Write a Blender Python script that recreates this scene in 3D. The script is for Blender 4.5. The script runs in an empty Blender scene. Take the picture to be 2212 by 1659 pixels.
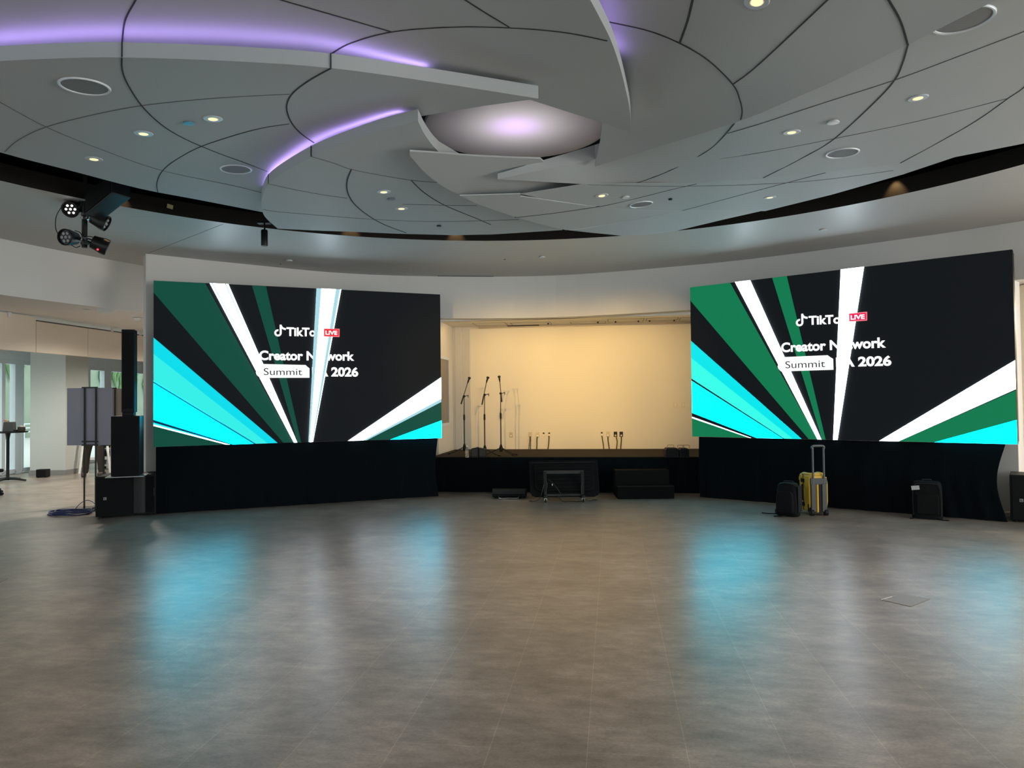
import bpy, bmesh, math, random
from math import sin, cos, pi, atan2, hypot, radians
import numpy as np
from mathutils import Vector, Matrix, Euler
from mathutils.geometry import delaunay_2d_cdt

random.seed(7)
S = bpy.context.scene
COL = S.collection

# ------------------------------------------------------------------ camera
F_PX, CX, CY, PITCH, ROLL, CAM_Z = 1586.4, 1106.0, 829.5, 0.02379, 0.01139, 1.63
cam_data = bpy.data.cameras.new('camera')
cam_data.sensor_width = 36.0
cam_data.lens = F_PX / 2212.0 * 36.0
cam_data.clip_end = 200
cam = bpy.data.objects.new('camera', cam_data)
COL.objects.link(cam)
cam.matrix_world = Matrix.Translation((0, 0, CAM_Z)) @ Matrix.Rotation(pi / 2 + PITCH, 4, 'X') @ Matrix.Rotation(-ROLL, 4, 'Z')
S.camera = cam

# ------------------------------------------------------------------ colour management, world, large lights
S.view_settings.view_transform = 'Standard'
S.view_settings.look = 'None'
S.view_settings.gamma = 1.0
S.view_settings.use_curve_mapping = False
S.view_settings.exposure = 0.35
S.cycles.use_denoising = True
S.cycles.max_bounces = 7
S.cycles.diffuse_bounces = 4
S.cycles.glossy_bounces = 3
S.cycles.transparent_max_bounces = 8
S.cycles.sample_clamp_indirect = 4.0

w = bpy.data.worlds.new('daylight')
S.world = w
w.use_nodes = True
wn = w.node_tree.nodes
wn['Background'].inputs[0].default_value = (0.86, 0.97, 1.0, 1)
wn['Background'].inputs[1].default_value = 1.6


DOWN_W = 40.0


def area(name, loc, target, sx, sy, power, col):
    d = bpy.data.lights.new(name, 'AREA')
    d.shape = 'RECTANGLE'
    d.size, d.size_y, d.energy, d.color = sx, sy, power, col
    o = bpy.data.objects.new(name, d)
    COL.objects.link(o)
    o.location = loc
    o.rotation_euler = (Vector(target) - Vector(loc)).to_track_quat('-Z', 'Y').to_euler()
    return o


def spot(name, loc, target, power, col, angle=60, blend=0.5, size=0.03):
    d = bpy.data.lights.new(name, 'SPOT')
    d.energy, d.color, d.spot_size, d.spot_blend, d.shadow_soft_size = power, col, radians(angle), blend, size
    o = bpy.data.objects.new(name, d)
    COL.objects.link(o)
    o.location = loc
    o.rotation_euler = (Vector(target) - Vector(loc)).to_track_quat('-Z', 'Y').to_euler()
    return o


# added rear fill lights standing in for assumed windows; side and facade daylight
area('rear_fill_light', (-3.0, -5.7, 1.9), (-1.0, 4, 0.0), 9.0, 2.6, 14, (1.0, 0.96, 0.90))
area('rear_fill_light', (6.5, -5.7, 1.9), (3.0, 4, 0.0), 5.0, 2.6, 18, (1.0, 0.94, 0.86))
area('side_window_daylight', (11.9, 2.6, 1.8), (0.0, 5.0, 1.6), 6.5, 2.6, 430, (1.0, 0.95, 0.88))
for fy, fl in ((12.4, 8.0), (20.6, 8.2)):
    area('facade_portal', (-12.0, fy, 1.4), (0, fy, 1.4), fl, 2.7, 1, (1, 1, 1)).data.cycles.is_portal = True
# added lamps without fixtures, brightening the side hall, its header and column
for hx, hy in ((-6.7, 12.9), (-6.3, 15.4), (-9.9, 15.5), (-8.6, 18.4)):
    spot('hall_fill_lamp', (hx, hy, 3.15), (hx, hy, 0), 260, (1.0, 0.92, 0.80), 160, 1.0, 0.08)
# unseen lamps added behind and beside the camera to brighten the floor
for hx, hy in ((-3.6, 0.4), (-1.2, -0.8), (1.4, -0.8), (3.8, 0.4), (-2.2, 2.6), (2.4, 2.6), (-5.2, 2.8), (5.4, 2.8)):
    spot('room_fill_lamp', (hx, hy, 3.6), (hx, hy, 0), DOWN_W, (1.0, 0.90, 0.80), 140, 1.0, 0.06)
# warm lamps of the room beyond the opening on the right
area('side_room_lamp', (9.8, 11.5, 3.0), (9.5, 11.5, 0), 1.6, 1.6, 230, (1.0, 0.86, 0.62))
# warm lamps behind the header, washing the stage recess
area('stage_wash_lamp', (1.1, 14.05, 3.17), (1.3, 15.15, 0.9), 4.6, 0.12, 17, (1.0, 0.62, 0.20))
for sx_, tx_ in ((-2.6, -0.25), (-2.1, 0.75), (-1.2, 1.75), (-0.5, 2.75)):
    spot('stage_profile_lamp', (sx_, 2.4, 3.5), (tx_, 15.1, 1.85), 1200, (1.0, 0.62, 0.19), 17.5, 0.75, 0.02)

# ------------------------------------------------------------------ projecting photo points to the place


def ray(px, py):
    u, v = px - CX, py - CY
    a = u * cos(ROLL) - v * sin(ROLL)
    b = u * sin(ROLL) + v * cos(ROLL)
    dx, dy, dz = a / F_PX, 1.0, -b / F_PX
    c, s = cos(PITCH), sin(PITCH)
    return Vector((dx, dy * c - dz * s, dy * s + dz * c))


CAM = Vector((0, 0, CAM_Z))


def onz(px, py, z=0.0):
    d = ray(px, py)
    return CAM + d * ((z - CAM_Z) / d.z)


def ony(px, py, Y):
    d = ray(px, py)
    return CAM + d * (Y / d.y)


def onpl(px, py, pl):
    p0, n = pl
    d = ray(px, py)
    return CAM + d * ((p0 - CAM).dot(n) / d.dot(n))


def plane3(a, b, c):
    A, B, C = onz(*a), onz(*b), onz(*c)
    n = (B - A).cross(C - A).normalized()
    if n.z > 0:
        n = -n
    return (A, n)


def sm(pts, k=5):
    """smooth curve through points (any dimension)"""
    out = []
    n = len(pts)
    for i in range(n - 1):
        p0 = pts[max(i - 1, 0)]
        p1, p2 = pts[i], pts[i + 1]
        p3 = pts[min(i + 2, n - 1)]
        for j in range(k):
            t = j / k
            out.append(tuple(0.5 * ((2 * b) + (c - a) * t + (2 * a - 5 * b + 4 * c - d) * t * t + (3 * b - a - 3 * c + d) * t ** 3)
                             for a, b, c, d in zip(p0, p1, p2, p3)))
    out.append(tuple(pts[-1]))
    return out


# ------------------------------------------------------------------ materials
def srgb(r, g, b):
    def f(c):
        c /= 255.0
        return c / 12.92 if c <= 0.04045 else ((c + 0.055) / 1.055) ** 2.4
    return (f(r), f(g), f(b))


MATS = {}


def mat(name, col, rough=0.6, metal=0.0, spec=0.5, noise=0.0, nscale=12.0, bump=0.0, bscale=200.0, coat=0.0):
    if name in MATS:
        return MATS[name]
    m = bpy.data.materials.new(name)
    m.use_nodes = True
    nt = m.node_tree
    b = nt.nodes['Principled BSDF']
    b.inputs['Base Color'].default_value = (*col, 1)
    b.inputs['Roughness'].default_value = rough
    b.inputs['Metallic'].default_value = metal
    b.inputs['Specular IOR Level'].default_value = spec
    if coat:
        b.inputs['Coat Weight'].default_value = coat
        b.inputs['Coat Roughness'].default_value = 0.15
    tc = nt.nodes.new('ShaderNodeTexCoord')
    if noise:
        n = nt.nodes.new('ShaderNodeTexNoise')
        n.inputs['Scale'].default_value = nscale
        n.inputs['Detail'].default_value = 5
        nt.links.new(tc.outputs['Object'], n.inputs['Vector'])
        r = nt.nodes.new('ShaderNodeMapRange')
        r.inputs[3].default_value = 1 - noise
        r.inputs[4].default_value = 1 + noise
        nt.links.new(n.outputs['Fac'], r.inputs[0])
        v = nt.nodes.new('ShaderNodeVectorMath')
        v.operation = 'SCALE'
        v.inputs[0].default_value = col
        nt.links.new(r.outputs[0], v.inputs['Scale'])
        nt.links.new(v.outputs[0], b.inputs['Base Color'])
    if bump:
        n2 = nt.nodes.new('ShaderNodeTexNoise')
        n2.inputs['Scale'].default_value = bscale
        nt.links.new(tc.outputs['Object'], n2.inputs['Vector'])
        bp = nt.nodes.new('ShaderNodeBump')
        bp.inputs['Strength'].default_value = bump
        bp.inputs['Distance'].default_value = 0.01
        nt.links.new(n2.outputs['Fac'], bp.inputs['Height'])
        nt.links.new(bp.outputs[0], b.inputs['Normal'])
    MATS[name] = m
    return m


def emis(name, col, strength=1.0):
    if name in MATS:
        return MATS[name]
    m = bpy.data.materials.new(name)
    m.use_nodes = True
    nt = m.node_tree
    b = nt.nodes['Principled BSDF']
    b.inputs['Base Color'].default_value = (0.01, 0.01, 0.01, 1)
    b.inputs['Roughness'].default_value = 0.6
    b.inputs['Specular IOR Level'].default_value = 0.08
    b.inputs['Emission Color'].default_value = (*col, 1)
    b.inputs['Emission Strength'].default_value = strength
    MATS[name] = m
    return m


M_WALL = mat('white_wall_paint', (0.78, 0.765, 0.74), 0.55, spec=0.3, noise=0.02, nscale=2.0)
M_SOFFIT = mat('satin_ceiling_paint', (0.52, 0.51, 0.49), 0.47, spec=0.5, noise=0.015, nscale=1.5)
M_CANOPY = mat('canopy_panel_paint', (0.455, 0.485, 0.495), 0.6, spec=0.25, noise=0.02, nscale=2.0)  # cool tint puts the blue light of the screens into the colour
M_SEAM = mat('dark_joint', (0.03, 0.033, 0.036), 0.8)
M_SEAM2 = mat('grey_joint', (0.13, 0.135, 0.14), 0.8)
M_VOID = mat('black_void_paint', (0.006, 0.006, 0.007), 0.9, spec=0.1)
M_RIM = mat('dark_rim_paint', (0.022, 0.019, 0.016), 0.7, spec=0.2)
M_WARMWALL = mat('stage_wall_paint', (0.74, 0.71, 0.64), 0.6, spec=0.25, noise=0.03, nscale=1.2)
M_BEIGE = mat('beige_panel', (0.80, 0.72, 0.62), 0.55, spec=0.3, noise=0.03, nscale=1.5)
M_WHITE = mat('white_enamel', (0.75, 0.76, 0.76), 0.4, spec=0.5)
M_ALU = mat('pale_aluminium_frame', (0.72, 0.78, 0.84), 0.45)
M_BLACK = mat('black_plastic', (0.012, 0.013, 0.014), 0.5, spec=0.14, bump=0.05)
M_BLACKSAT = mat('black_satin_metal', (0.015, 0.015, 0.016), 0.38, metal=0.4)
M_CAB = mat('black_cabinet_paint', (0.010, 0.0115, 0.013), 0.55, spec=0.14, bump=0.15, bscale=400)
M_GRILLE = mat('black_grille', (0.006, 0.007, 0.008), 0.65, spec=0.14, bump=0.4, bscale=700)
M_GREYPANEL = mat('dark_grey_panel', (0.026, 0.028, 0.03), 0.5, spec=0.2)
M_FABRIC = mat('black_drape_fabric', (0.0018, 0.0045, 0.0065), 0.95, spec=0.12, bump=0.3, bscale=300)
M_CARPET = mat('dark_stage_deck', (0.028, 0.022, 0.017), 0.85, spec=0.15, noise=0.15, nscale=40)
M_BAG = mat('black_nylon', (0.0045, 0.006, 0.007), 0.75, spec=0.14, bump=0.3, bscale=500)
M_BAG2 = mat('charcoal_nylon', (0.018, 0.021, 0.023), 0.7, spec=0.14, bump=0.3, bscale=500)
M_YELLOW = mat('yellow_polymer', (0.62, 0.38, 0.035), 0.45, spec=0.5, noise=0.05, nscale=8)
M_GREYTUBE = mat('grey_handle_tube', (0.085, 0.095, 0.095), 0.38, metal=0.3)
M_DKGREY = mat('dark_grey_polymer', (0.045, 0.052, 0.052), 0.5)
M_CHROME = mat('chrome', (0.75, 0.75, 0.76), 0.18, metal=1.0)
M_CABLE = mat('black_cable', (0.012, 0.012, 0.013), 0.5)
M_BLUECABLE = mat('blue_cable', (0.02, 0.035, 0.14), 0.45)
M_BOARD = mat('sign_board_back', (0.36, 0.36, 0.43), 0.6, noise=0.02)
M_BOARD2 = mat('beige_board_back', (0.30, 0.26, 0.21), 0.6)
M_PLATE = mat('outlet_plate', (0.70, 0.63, 0.50), 0.4)
M_STEELPLATE = mat('steel_outlet_plate', (0.34, 0.30, 0.25), 0.4, metal=0.5)
M_CONCRETE = mat('mossy_concrete', (0.30, 0.36, 0.28), 0.9, noise=0.3, nscale=0.8)
M_PAVE = mat('pale_pavement', (0.70, 0.70, 0.68), 0.9, noise=0.1)
M_SKIN = mat('skin', (0.50, 0.30, 0.22), 0.55)
M_TROUSER = mat('brown_trouser_cloth', (0.030, 0.023, 0.018), 0.9, noise=0.2, nscale=30)
M_SHIRT = mat('grey_shirt_cloth', (0.12, 0.12, 0.13), 0.9)
M_SHOE = mat('dark_shoe', (0.05, 0.035, 0.028), 0.6)
M_HAIR = mat('dark_hair', (0.02, 0.014, 0.01), 0.6)
M_LENS = emis('warm_lamp_lens', (1.0, 0.70, 0.36), 1.25)
M_PURPLE = emis('purple_led_strip', (0.55, 0.36, 1.0), 9.5)
M_REDLED = emis('red_indicator', (1.0, 0.05, 0.08), 1.5)
M_WLED = emis('bright_led_lens', (1.0, 0.98, 0.95), 2.4)


def glass_mat():
    m = bpy.data.materials.new('window_glass')
    m.use_nodes = True
    nt = m.node_tree
    nt.nodes.clear()
    o = nt.nodes.new('ShaderNodeOutputMaterial')
    mx = nt.nodes.new('ShaderNodeMixShader')
    t = nt.nodes.new('ShaderNodeBsdfTransparent')
    t.inputs[0].default_value = (0.93, 0.97, 0.95, 1)
    g = nt.nodes.new('ShaderNodeBsdfGlossy')
    g.inputs['Roughness'].default_value = 0.02
    mx.inputs[0].default_value = 0.07
    nt.links.new(t.outputs[0], mx.inputs[1])
    nt.links.new(g.outputs[0], mx.inputs[2])
    nt.links.new(mx.outputs[0], o.inputs[0])
    return m


M_GLASS = glass_mat()


def bottle_mat():
    m = bpy.data.materials.new('clear_bottle_plastic')
    m.use_nodes = True
    b = m.node_tree.nodes['Principled BSDF']
    b.inputs['Base Color'].default_value = (0.9, 0.9, 0.88, 1)
    b.inputs['Transmission Weight'].default_value = 0.8
    b.inputs['Roughness'].default_value = 0.1
    b.inputs['IOR'].default_value = 1.2
    return m


M_BOTTLE = bottle_mat()

TILE_YAW = radians(7.75)


def floor_mat():
    m = bpy.data.materials.new('grey_vinyl_tile_floor')
    m.use_nodes = True
    nt = m.node_tree
    N, Lk = nt.nodes, nt.links
    b = N['Principled BSDF']
    tc = N.new('ShaderNodeTexCoord')
    mp = N.new('ShaderNodeMapping')
    mp.vector_type = 'POINT'
    # u axis runs along the long joints, v across them
    ang = -(pi / 2 - TILE_YAW)
    mp.inputs['Rotation'].default_value = (0, 0, ang)
    p = onz(1283, 1420)
    v = p.x * sin(ang) + p.y * cos(ang)
    mp.inputs['Location'].default_value = (0.2, -v, 0)
    Lk.new(tc.outputs['Object'], mp.inputs['Vector'])
    br = N.new('ShaderNodeTexBrick')
    br.offset = 0.5
    br.inputs['Color1'].default_value = (0.93, 0.93, 0.93, 1)
    br.inputs['Color2'].default_value = (1.04, 1.04, 1.04, 1)
    br.inputs['Mortar'].default_value = (1.42, 1.38, 1.32, 1)  # pale joint colour includes the sheen of light glancing off the joints
    br.inputs['Scale'].default_value = 1.0
    br.inputs['Mortar Size'].default_value = 0.0022
    br.inputs['Mortar Smooth'].default_value = 0.3
    br.inputs['Bias'].default_value = 0.0
    br.inputs['Brick Width'].default_value = 1.828
    br.inputs['Row Height'].default_value = 0.457
    Lk.new(mp.outputs[0], br.inputs['Vector'])

    def noise(scale_vec, detail, rough):
        mm = N.new('ShaderNodeMapping')
        mm.inputs['Scale'].default_value = scale_vec
        Lk.new(mp.outputs[0], mm.inputs['Vector'])
        n = N.new('ShaderNodeTexNoise')
        n.inputs['Scale'].default_value = 1.0
        n.inputs['Detail'].default_value = detail
        n.inputs['Roughness'].default_value = rough
        Lk.new(mm.outputs[0], n.inputs['Vector'])
        return n
    n1 = noise((2.9, 1.7, 1), 9, 0.62)
    n2 = noise((13.0, 5.5, 1), 9, 0.72)
    n3 = noise((90.0, 60.0, 1), 3, 0.6)
    r1 = N.new('ShaderNodeMapRange')
    r1.inputs[1].default_value, r1.inputs[2].default_value = 0.3, 0.7
    r1.inputs[3].default_value, r1.inputs[4].default_value = 0.70, 1.32
    Lk.new(n1.outputs['Fac'], r1.inputs[0])
    r2 = N.new('ShaderNodeMapRange')
    r2.inputs[1].default_value, r2.inputs[2].default_value = 0.36, 0.68
    r2.inputs[3].default_value, r2.inputs[4].default_value = 0.80, 1.36
    Lk.new(n2.outputs['Fac'], r2.inputs[0])
    r3 = N.new('ShaderNodeMapRange')
    r3.inputs[1].default_value, r3.inputs[2].default_value = 0.3, 0.7
    r3.inputs[3].default_value, r3.inputs[4].default_value = 0.84, 1.16
    Lk.new(n3.outputs['Fac'], r3.inputs[0])
    m1 = N.new('ShaderNodeMath'); m1.operation = 'MULTIPLY'
    m2 = N.new('ShaderNodeMath'); m2.operation = 'MULTIPLY'
    Lk.new(r1.outputs[0], m1.inputs[0]); Lk.new(r2.outputs[0], m1.inputs[1])
    Lk.new(m1.outputs[0], m2.inputs[0]); Lk.new(r3.outputs[0], m2.inputs[1])
    vm = N.new('ShaderNodeVectorMath'); vm.operation = 'SCALE'
    Lk.new(br.outputs['Color'], vm.inputs[0]); Lk.new(m2.outputs[0], vm.inputs['Scale'])
    vb = N.new('ShaderNodeVectorMath'); vb.operation = 'MULTIPLY'
    vb.inputs[1].default_value = FLOOR_COL
    Lk.new(vm.outputs[0], vb.inputs[0])
    Lk.new(vb.outputs[0], b.inputs['Base Color'])
    rr = N.new('ShaderNodeMapRange')
    rr.inputs[3].default_value, rr.inputs[4].default_value = 0.27, 0.37
    Lk.new(n2.outputs['Fac'], rr.inputs[0])
    Lk.new(rr.outputs[0], b.inputs['Roughness'])
    b.inputs['Specular IOR Level'].default_value = 0.42
    bp = N.new('ShaderNodeBump')
    bp.inputs['Strength'].default_value = 0.12
    bp.inputs['Distance'].default_value = 0.004
    Lk.new(n2.outputs['Fac'], bp.inputs['Height'])
    Lk.new(bp.outputs[0], b.inputs['Normal'])
    return m


FLOOR_COL = (0.215, 0.181, 0.153)
M_FLOOR = floor_mat()


# ------------------------------------------------------------------ mesh building
class MB:
    def __init__(self):
        self.v, self.f, self.mi = [], [], []

    def add(self, vs, fs, m=0):
        o = len(self.v)
        self.v += [tuple(p) for p in vs]
        self.f += [[i + o for i in f] for f in fs]
        self.mi += [m] * len(fs)
        return self

    def box(self, c, s, R=None, m=0):
        x, y, z = s[0] / 2, s[1] / 2, s[2] / 2
        P = [Vector(q) for q in ((-x, -y, -z), (x, -y, -z), (x, y, -z), (-x, y, -z), (-x, -y, z), (x, -y, z), (x, y, z), (-x, y, z))]
        if R is not None:
            P = [R @ q for q in P]
        c = Vector(c)
        return self.add([c + q for q in P], [(0, 3, 2, 1), (4, 5, 6, 7), (0, 1, 5, 4), (1, 2, 6, 5), (2, 3, 7, 6), (3, 0, 4, 7)], m)

    def prism(self, poly, vec, m=0):
        n = len(poly)
        a = [Vector(p) for p in poly]
        vec = Vector(vec)
        b = [p + vec for p in a]
        fs = [list(range(n))[::-1], list(range(n, 2 * n))]
        fs += [(i, (i + 1) % n, n + (i + 1) % n, n + i) for i in range(n)]
        return self.add(a + b, fs, m)

    def tube(self, pts, r, seg=10, m=0, cap=True):
        pts = [Vector(p) for p in pts]
        n = len(pts)
        rs = r if isinstance(r, (list, tuple)) else [r] * n
        t0 = (pts[1] - pts[0]).normalized()
        up = Vector((0, 0, 1)) if abs(t0.z) < 0.9 else Vector((1, 0, 0))
        u = t0.cross(up).normalized()
        vs, fs = [], []
        for i in range(n):
            t = (pts[min(i + 1, n - 1)] - pts[max(i - 1, 0)]).normalized()
            u = (u - t * u.dot(t)).normalized()
            w_ = t.cross(u)
            for k in range(seg):
                a = 2 * pi * k / seg
                vs.append(pts[i] + (u * cos(a) + w_ * sin(a)) * rs[i])
        for i in range(n - 1):
            for k in range(seg):
                k2 = (k + 1) % seg
                fs.append((i * seg + k, i * seg + k2, (i + 1) * seg + k2, (i + 1) * seg + k))
        if cap:
            fs.append(list(range(seg))[::-1])
            fs.append([(n - 1) * seg + k for k in range(seg)])
        return self.add(vs, fs, m)

    def lathe(self, prof, T=None, seg=24, m=0):
        T = T or Matrix.Identity(4)
        vs, fs = [], []
        for r, z in prof:
            for k in range(seg):
                a = 2 * pi * k / seg
                vs.append(T @ Vector((max(r, 1e-4) * cos(a), max(r, 1e-4) * sin(a), z)))
        for i in range(len(prof) - 1):
            for k in range(seg):
                k2 = (k + 1) % seg
                fs.append((i * seg + k, i * seg + k2, (i + 1) * seg + k2, (i + 1) * seg + k))
        fs.append(list(range(seg))[::-1])
        fs.append([(len(prof) - 1) * seg + k for k in range(seg)])
        return self.add(vs, fs, m)

    def build(self, name, mats, parent=None, bevel=0.0, smooth=False, bseg=2, normals=True, subsurf=0):
        me = bpy.data.meshes.new(name)
        me.from_pydata(self.v, [], self.f)
        for mm in (mats if isinstance(mats, (list, tuple)) else [mats]):
            me.materials.append(mm)
        for p, i in zip(me.polygons, self.mi):
            p.material_index = i
        if normals:
            bm = bmesh.new()
            bm.from_mesh(me)
            bmesh.ops.recalc_face_normals(bm, faces=bm.faces)
            bm.to_mesh(me)
            bm.free()
        o = bpy.data.objects.new(name, me)
        COL.objects.link(o)
        if parent is not None:
            o.parent = parent
        if smooth:
            me.shade_smooth()
            md = o.modifiers.new('edges', 'EDGE_SPLIT')
            md.split_angle = radians(40)
        if bevel:
            md = o.modifiers.new('round_edges', 'BEVEL')
            md.width, md.segments, md.limit_method, md.angle_limit = bevel, bseg, 'ANGLE', radians(40)
        if subsurf:
            md = o.modifiers.new('soft', 'SUBSURF')
            md.levels = md.render_levels = subsurf
        return o


def tag(o, label, cat, group=None):
    o['label'] = label
    o['category'] = cat
    if group:
        o['group'] = group
    return o


def thing(name, label, cat, loc=(0, 0, 0), rotz=0.0, group=None):
    o = bpy.data.objects.new(name, None)
    o.empty_display_size = 0.1
    COL.objects.link(o)
    o.location = loc
    o.rotation_euler = (0, 0, rotz)
    return tag(o, label, cat, group)


def struct(name, mb, m, parent=None, **kw):
    o = mb.build(name, m, parent, **kw)
    o['kind'] = 'structure'
    return o


def copy_tree(o, parent=None):
    c = o.copy()
    COL.objects.link(c)
    if parent is not None:
        c.parent = parent
    for ch in list(o.children):
        copy_tree(ch, c)
    return c


def rrect(w_, h, r, n=5):
    """rounded rectangle outline in 2-D, centred"""
    out = []
    for cx, cy, a0 in ((w_ / 2 - r, h / 2 - r, 0), (-w_ / 2 + r, h / 2 - r, 90), (-w_ / 2 + r, -h / 2 + r, 180), (w_ / 2 - r, -h / 2 + r, 270)):
        for k in range(n + 1):
            a = radians(a0 + 90 * k / n)
            out.append((cx + r * cos(a), cy + r * sin(a)))
    return out


# ================================================================== THE SETTING
Z_SOF, Z_HEAD, Z_STAGE = 4.0, 3.21, 0.635
RC, RR = Vector((-0.07, 4.80)), 5.97      # ring opening of the soffit

# floor
mb = MB()
mb.box((0, 10.5, -0.1), (24.6, 33, 0.2))
struct('floor', mb, M_FLOOR)

# soffit ring
mb = MB()
n = 128
inner, outer = [], []
for k in range(n):
    a = 2 * pi * k / n
    inner.append(Vector((RC.x + RR * cos(a), RC.y + RR * sin(a), 0)))
    ro = 10.2
    outer.append(Vector((RC.x + ro * cos(a), RC.y + ro * sin(a), 0)))
vs = [p + Vector((0, 0, Z_SOF)) for p in inner] + [p + Vector((0, 0, Z_SOF)) for p in outer] + \
     [p + Vector((0, 0, Z_SOF + 0.19)) for p in inner] + [p + Vector((0, 0, Z_SOF + 0.19)) for p in outer]
fs, mis = [], []
for k in range(n):
    j = (k + 1) % n
    mb.add([], [])
    fs.append((k, j, n + j, n + k)); mis.append(0)
    fs.append((k, 2 * n + k, 2 * n + j, j)); mis.append(1)
    fs.append((2 * n + k, 3 * n + k, 3 * n + j, 2 * n + j)); mis.append(1)
    fs.append((n + k, n + j, 3 * n + j, 3 * n + k)); mis.append(1)
mb.v = [tuple(p) for p in vs]
mb.f = [list(f) for f in fs]
mb.mi = mis
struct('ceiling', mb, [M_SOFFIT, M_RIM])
# fine joint running across the soffit from the partition end
mb = MB()
a_, b_ = onz(318, 548, Z_SOF), onz(482, 484, Z_SOF)
d_ = (b_ - a_).normalized()
s_ = Vector((-d_.y, d_.x, 0)) * 0.004
mb.prism([a_ - s_, b_ - s_, b_ + s_, a_ + s_], (0, 0, -0.0015))
struct('trim_1', mb, M_SEAM2)

# dark plenum above the ring
mb = MB()
mb.box((RC.x, RC.y, 5.05), (21, 21, 0.1))
struct('ceiling_void', mb, M_VOID)
mb = MB()
pts = []
for k in range(64):
    a = 2 * pi * k / 64
    pts.append((RC.x + 7.6 * cos(a), RC.y + 7.6 * sin(a)))
for k in range(64):
    p, q = pts[k], pts[(k + 1) % 64]
    mb.add([(p[0], p[1], 4.15), (q[0], q[1], 4.15), (q[0], q[1], 5.0), (p[0], p[1], 5.0)], [(0, 1, 2, 3)])
struct('wall_void', mb, M_VOID, normals=False)

# curved wall behind the screens (two wings and the header over the stage opening)
plan = [onz(x, y, Z_SOF) for x, y in ((315, 548), (345, 551), (525, 570), (740, 590), (945, 597), (1200, 595), (1490, 573), (1700, 550), (2010, 508), (2186, 481))]
plan = [Vector((x, y)) for x, y in sm([(p.x, p.y) for p in plan], 6)]


def ribbon(pl2, th, z0, z1):
    """a wall of thickness th following a plan polyline; the room side is pl2"""
    mb = MB()
    back = []
    for i, p in enumerate(pl2):
        t = (pl2[min(i + 1, len(pl2) - 1)] - pl2[max(i - 1, 0)]).normalized()
        back.append(p + Vector((-t.y, t.x)) * th)
    m_ = len(pl2)
    vs = [(p.x, p.y, z0) for p in pl2] + [(p.x, p.y, z0) for p in back] + [(p.x, p.y, z1) for p in pl2] + [(p.x, p.y, z1) for p in back]
    fs = []
    for i in range(m_ - 1):
        j = i + 1
        fs += [(i, j, 2 * m_ + j, 2 * m_ + i), (m_ + j, m_ + i, 3 * m_ + i, 3 * m_ + j), (i, m_ + i, m_ + j, j), (2 * m_ + i, 2 * m_ + j, 3 * m_ + j, 3 * m_ + i)]
    fs += [(0, 2 * m_, 3 * m_, m_), (m_ - 1, 2 * m_ - 1, 4 * m_ - 1, 3 * m_ - 1)]
    mb.add(vs, fs)
    return mb


iL = min(range(len(plan)), key=lambda i: abs(plan[i].x - (-1.6)))
iR = min(range(len(plan)), key=lambda i: abs(plan[i].x - 4.3))
struct('wall_front_left', ribbon(plan[:iL + 1], 0.30, 0, Z_SOF + 0.05), M_WALL)
struct('wall_front_header', ribbon(plan[iL:iR + 1], 0.30, Z_HEAD, Z_SOF + 0.05), M_WALL)
struct('wall_front_right', ribbon(plan[iR:], 0.30, 0, Z_SOF + 0.05), M_WALL)

# thin reveal on the header where the wall meets the soffit
mb = MB()
a_, b_ = onz(945, 595.5, Z_SOF), onz(1066, 596.5, Z_SOF)
mb.box(((a_.x + b_.x) / 2, (a_.y + b_.y) / 2, Z_SOF - 0.006), ((b_ - a_).length, 0.012, 0.010), Matrix.Rotation(atan2(b_.y - a_.y, b_.x - a_.x), 3, 'Z'))
struct('trim_2', mb, M_SEAM2)

# stage recess: back wall, side walls, ceiling (building grid is turned by TILE_YAW)
ct, st = cos(TILE_YAW), sin(TILE_YAW)
EX, EY = Vector((ct, -st, 0)), Vector((st, ct, 0))        # across, inward
BW = Vector((1.2, 15.2, 0))                               # a point on the back wall
RG = Matrix.Rotation(-TILE_YAW, 3, 'Z')


def bw(s, d, z):
    """s metres across, d metres in front of the back wall"""
    return BW + EX * s - EY * d + Vector((0, 0, z))


mb = MB()
mb.box(bw(0.4, -0.1, 1.7), (8.0, 0.2, 3.4), RG)
struct('wall_back', mb, M_WARMWALL)
PL_BACK = (BW.copy(), EY.copy())
c_l = onpl(980, 850, PL_BACK)
s_l = (c_l - BW).dot(EX)
mb = MB()
mb.box(bw(s_l - 0.1, 0.65, 1.7), (0.2, 1.5, 3.4), RG)
struct('wall_stage_left', mb, M_WARMWALL)
c2 = onpl(999, 850, PL_BACK)
mb = MB()
mb.box(bw(s_l + (c2 - c_l).length / 2, 0.03, 1.62), ((c2 - c_l).length, 0.06, 3.2), RG)
mb.box(bw(s_l + (c2 - c_l).length / 2, 0.066, 1.62), ((c2 - c_l).length * 0.5, 0.012, 3.2), RG)
struct('trim_3', mb, M_WARMWALL, bevel=0.004)
mb = MB()
mb.box(bw(3.6, 0.65, 1.7), (0.2, 1.5, 3.4), RG)
struct('wall_stage_right', mb, M_WARMWALL)
mb = MB()
mb.box(bw(0.5, 0.55, Z_HEAD + 0.06), (6.4, 1.3, 0.12), RG)
recess = struct('ceiling_recess', mb, M_WARMWALL)

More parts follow.
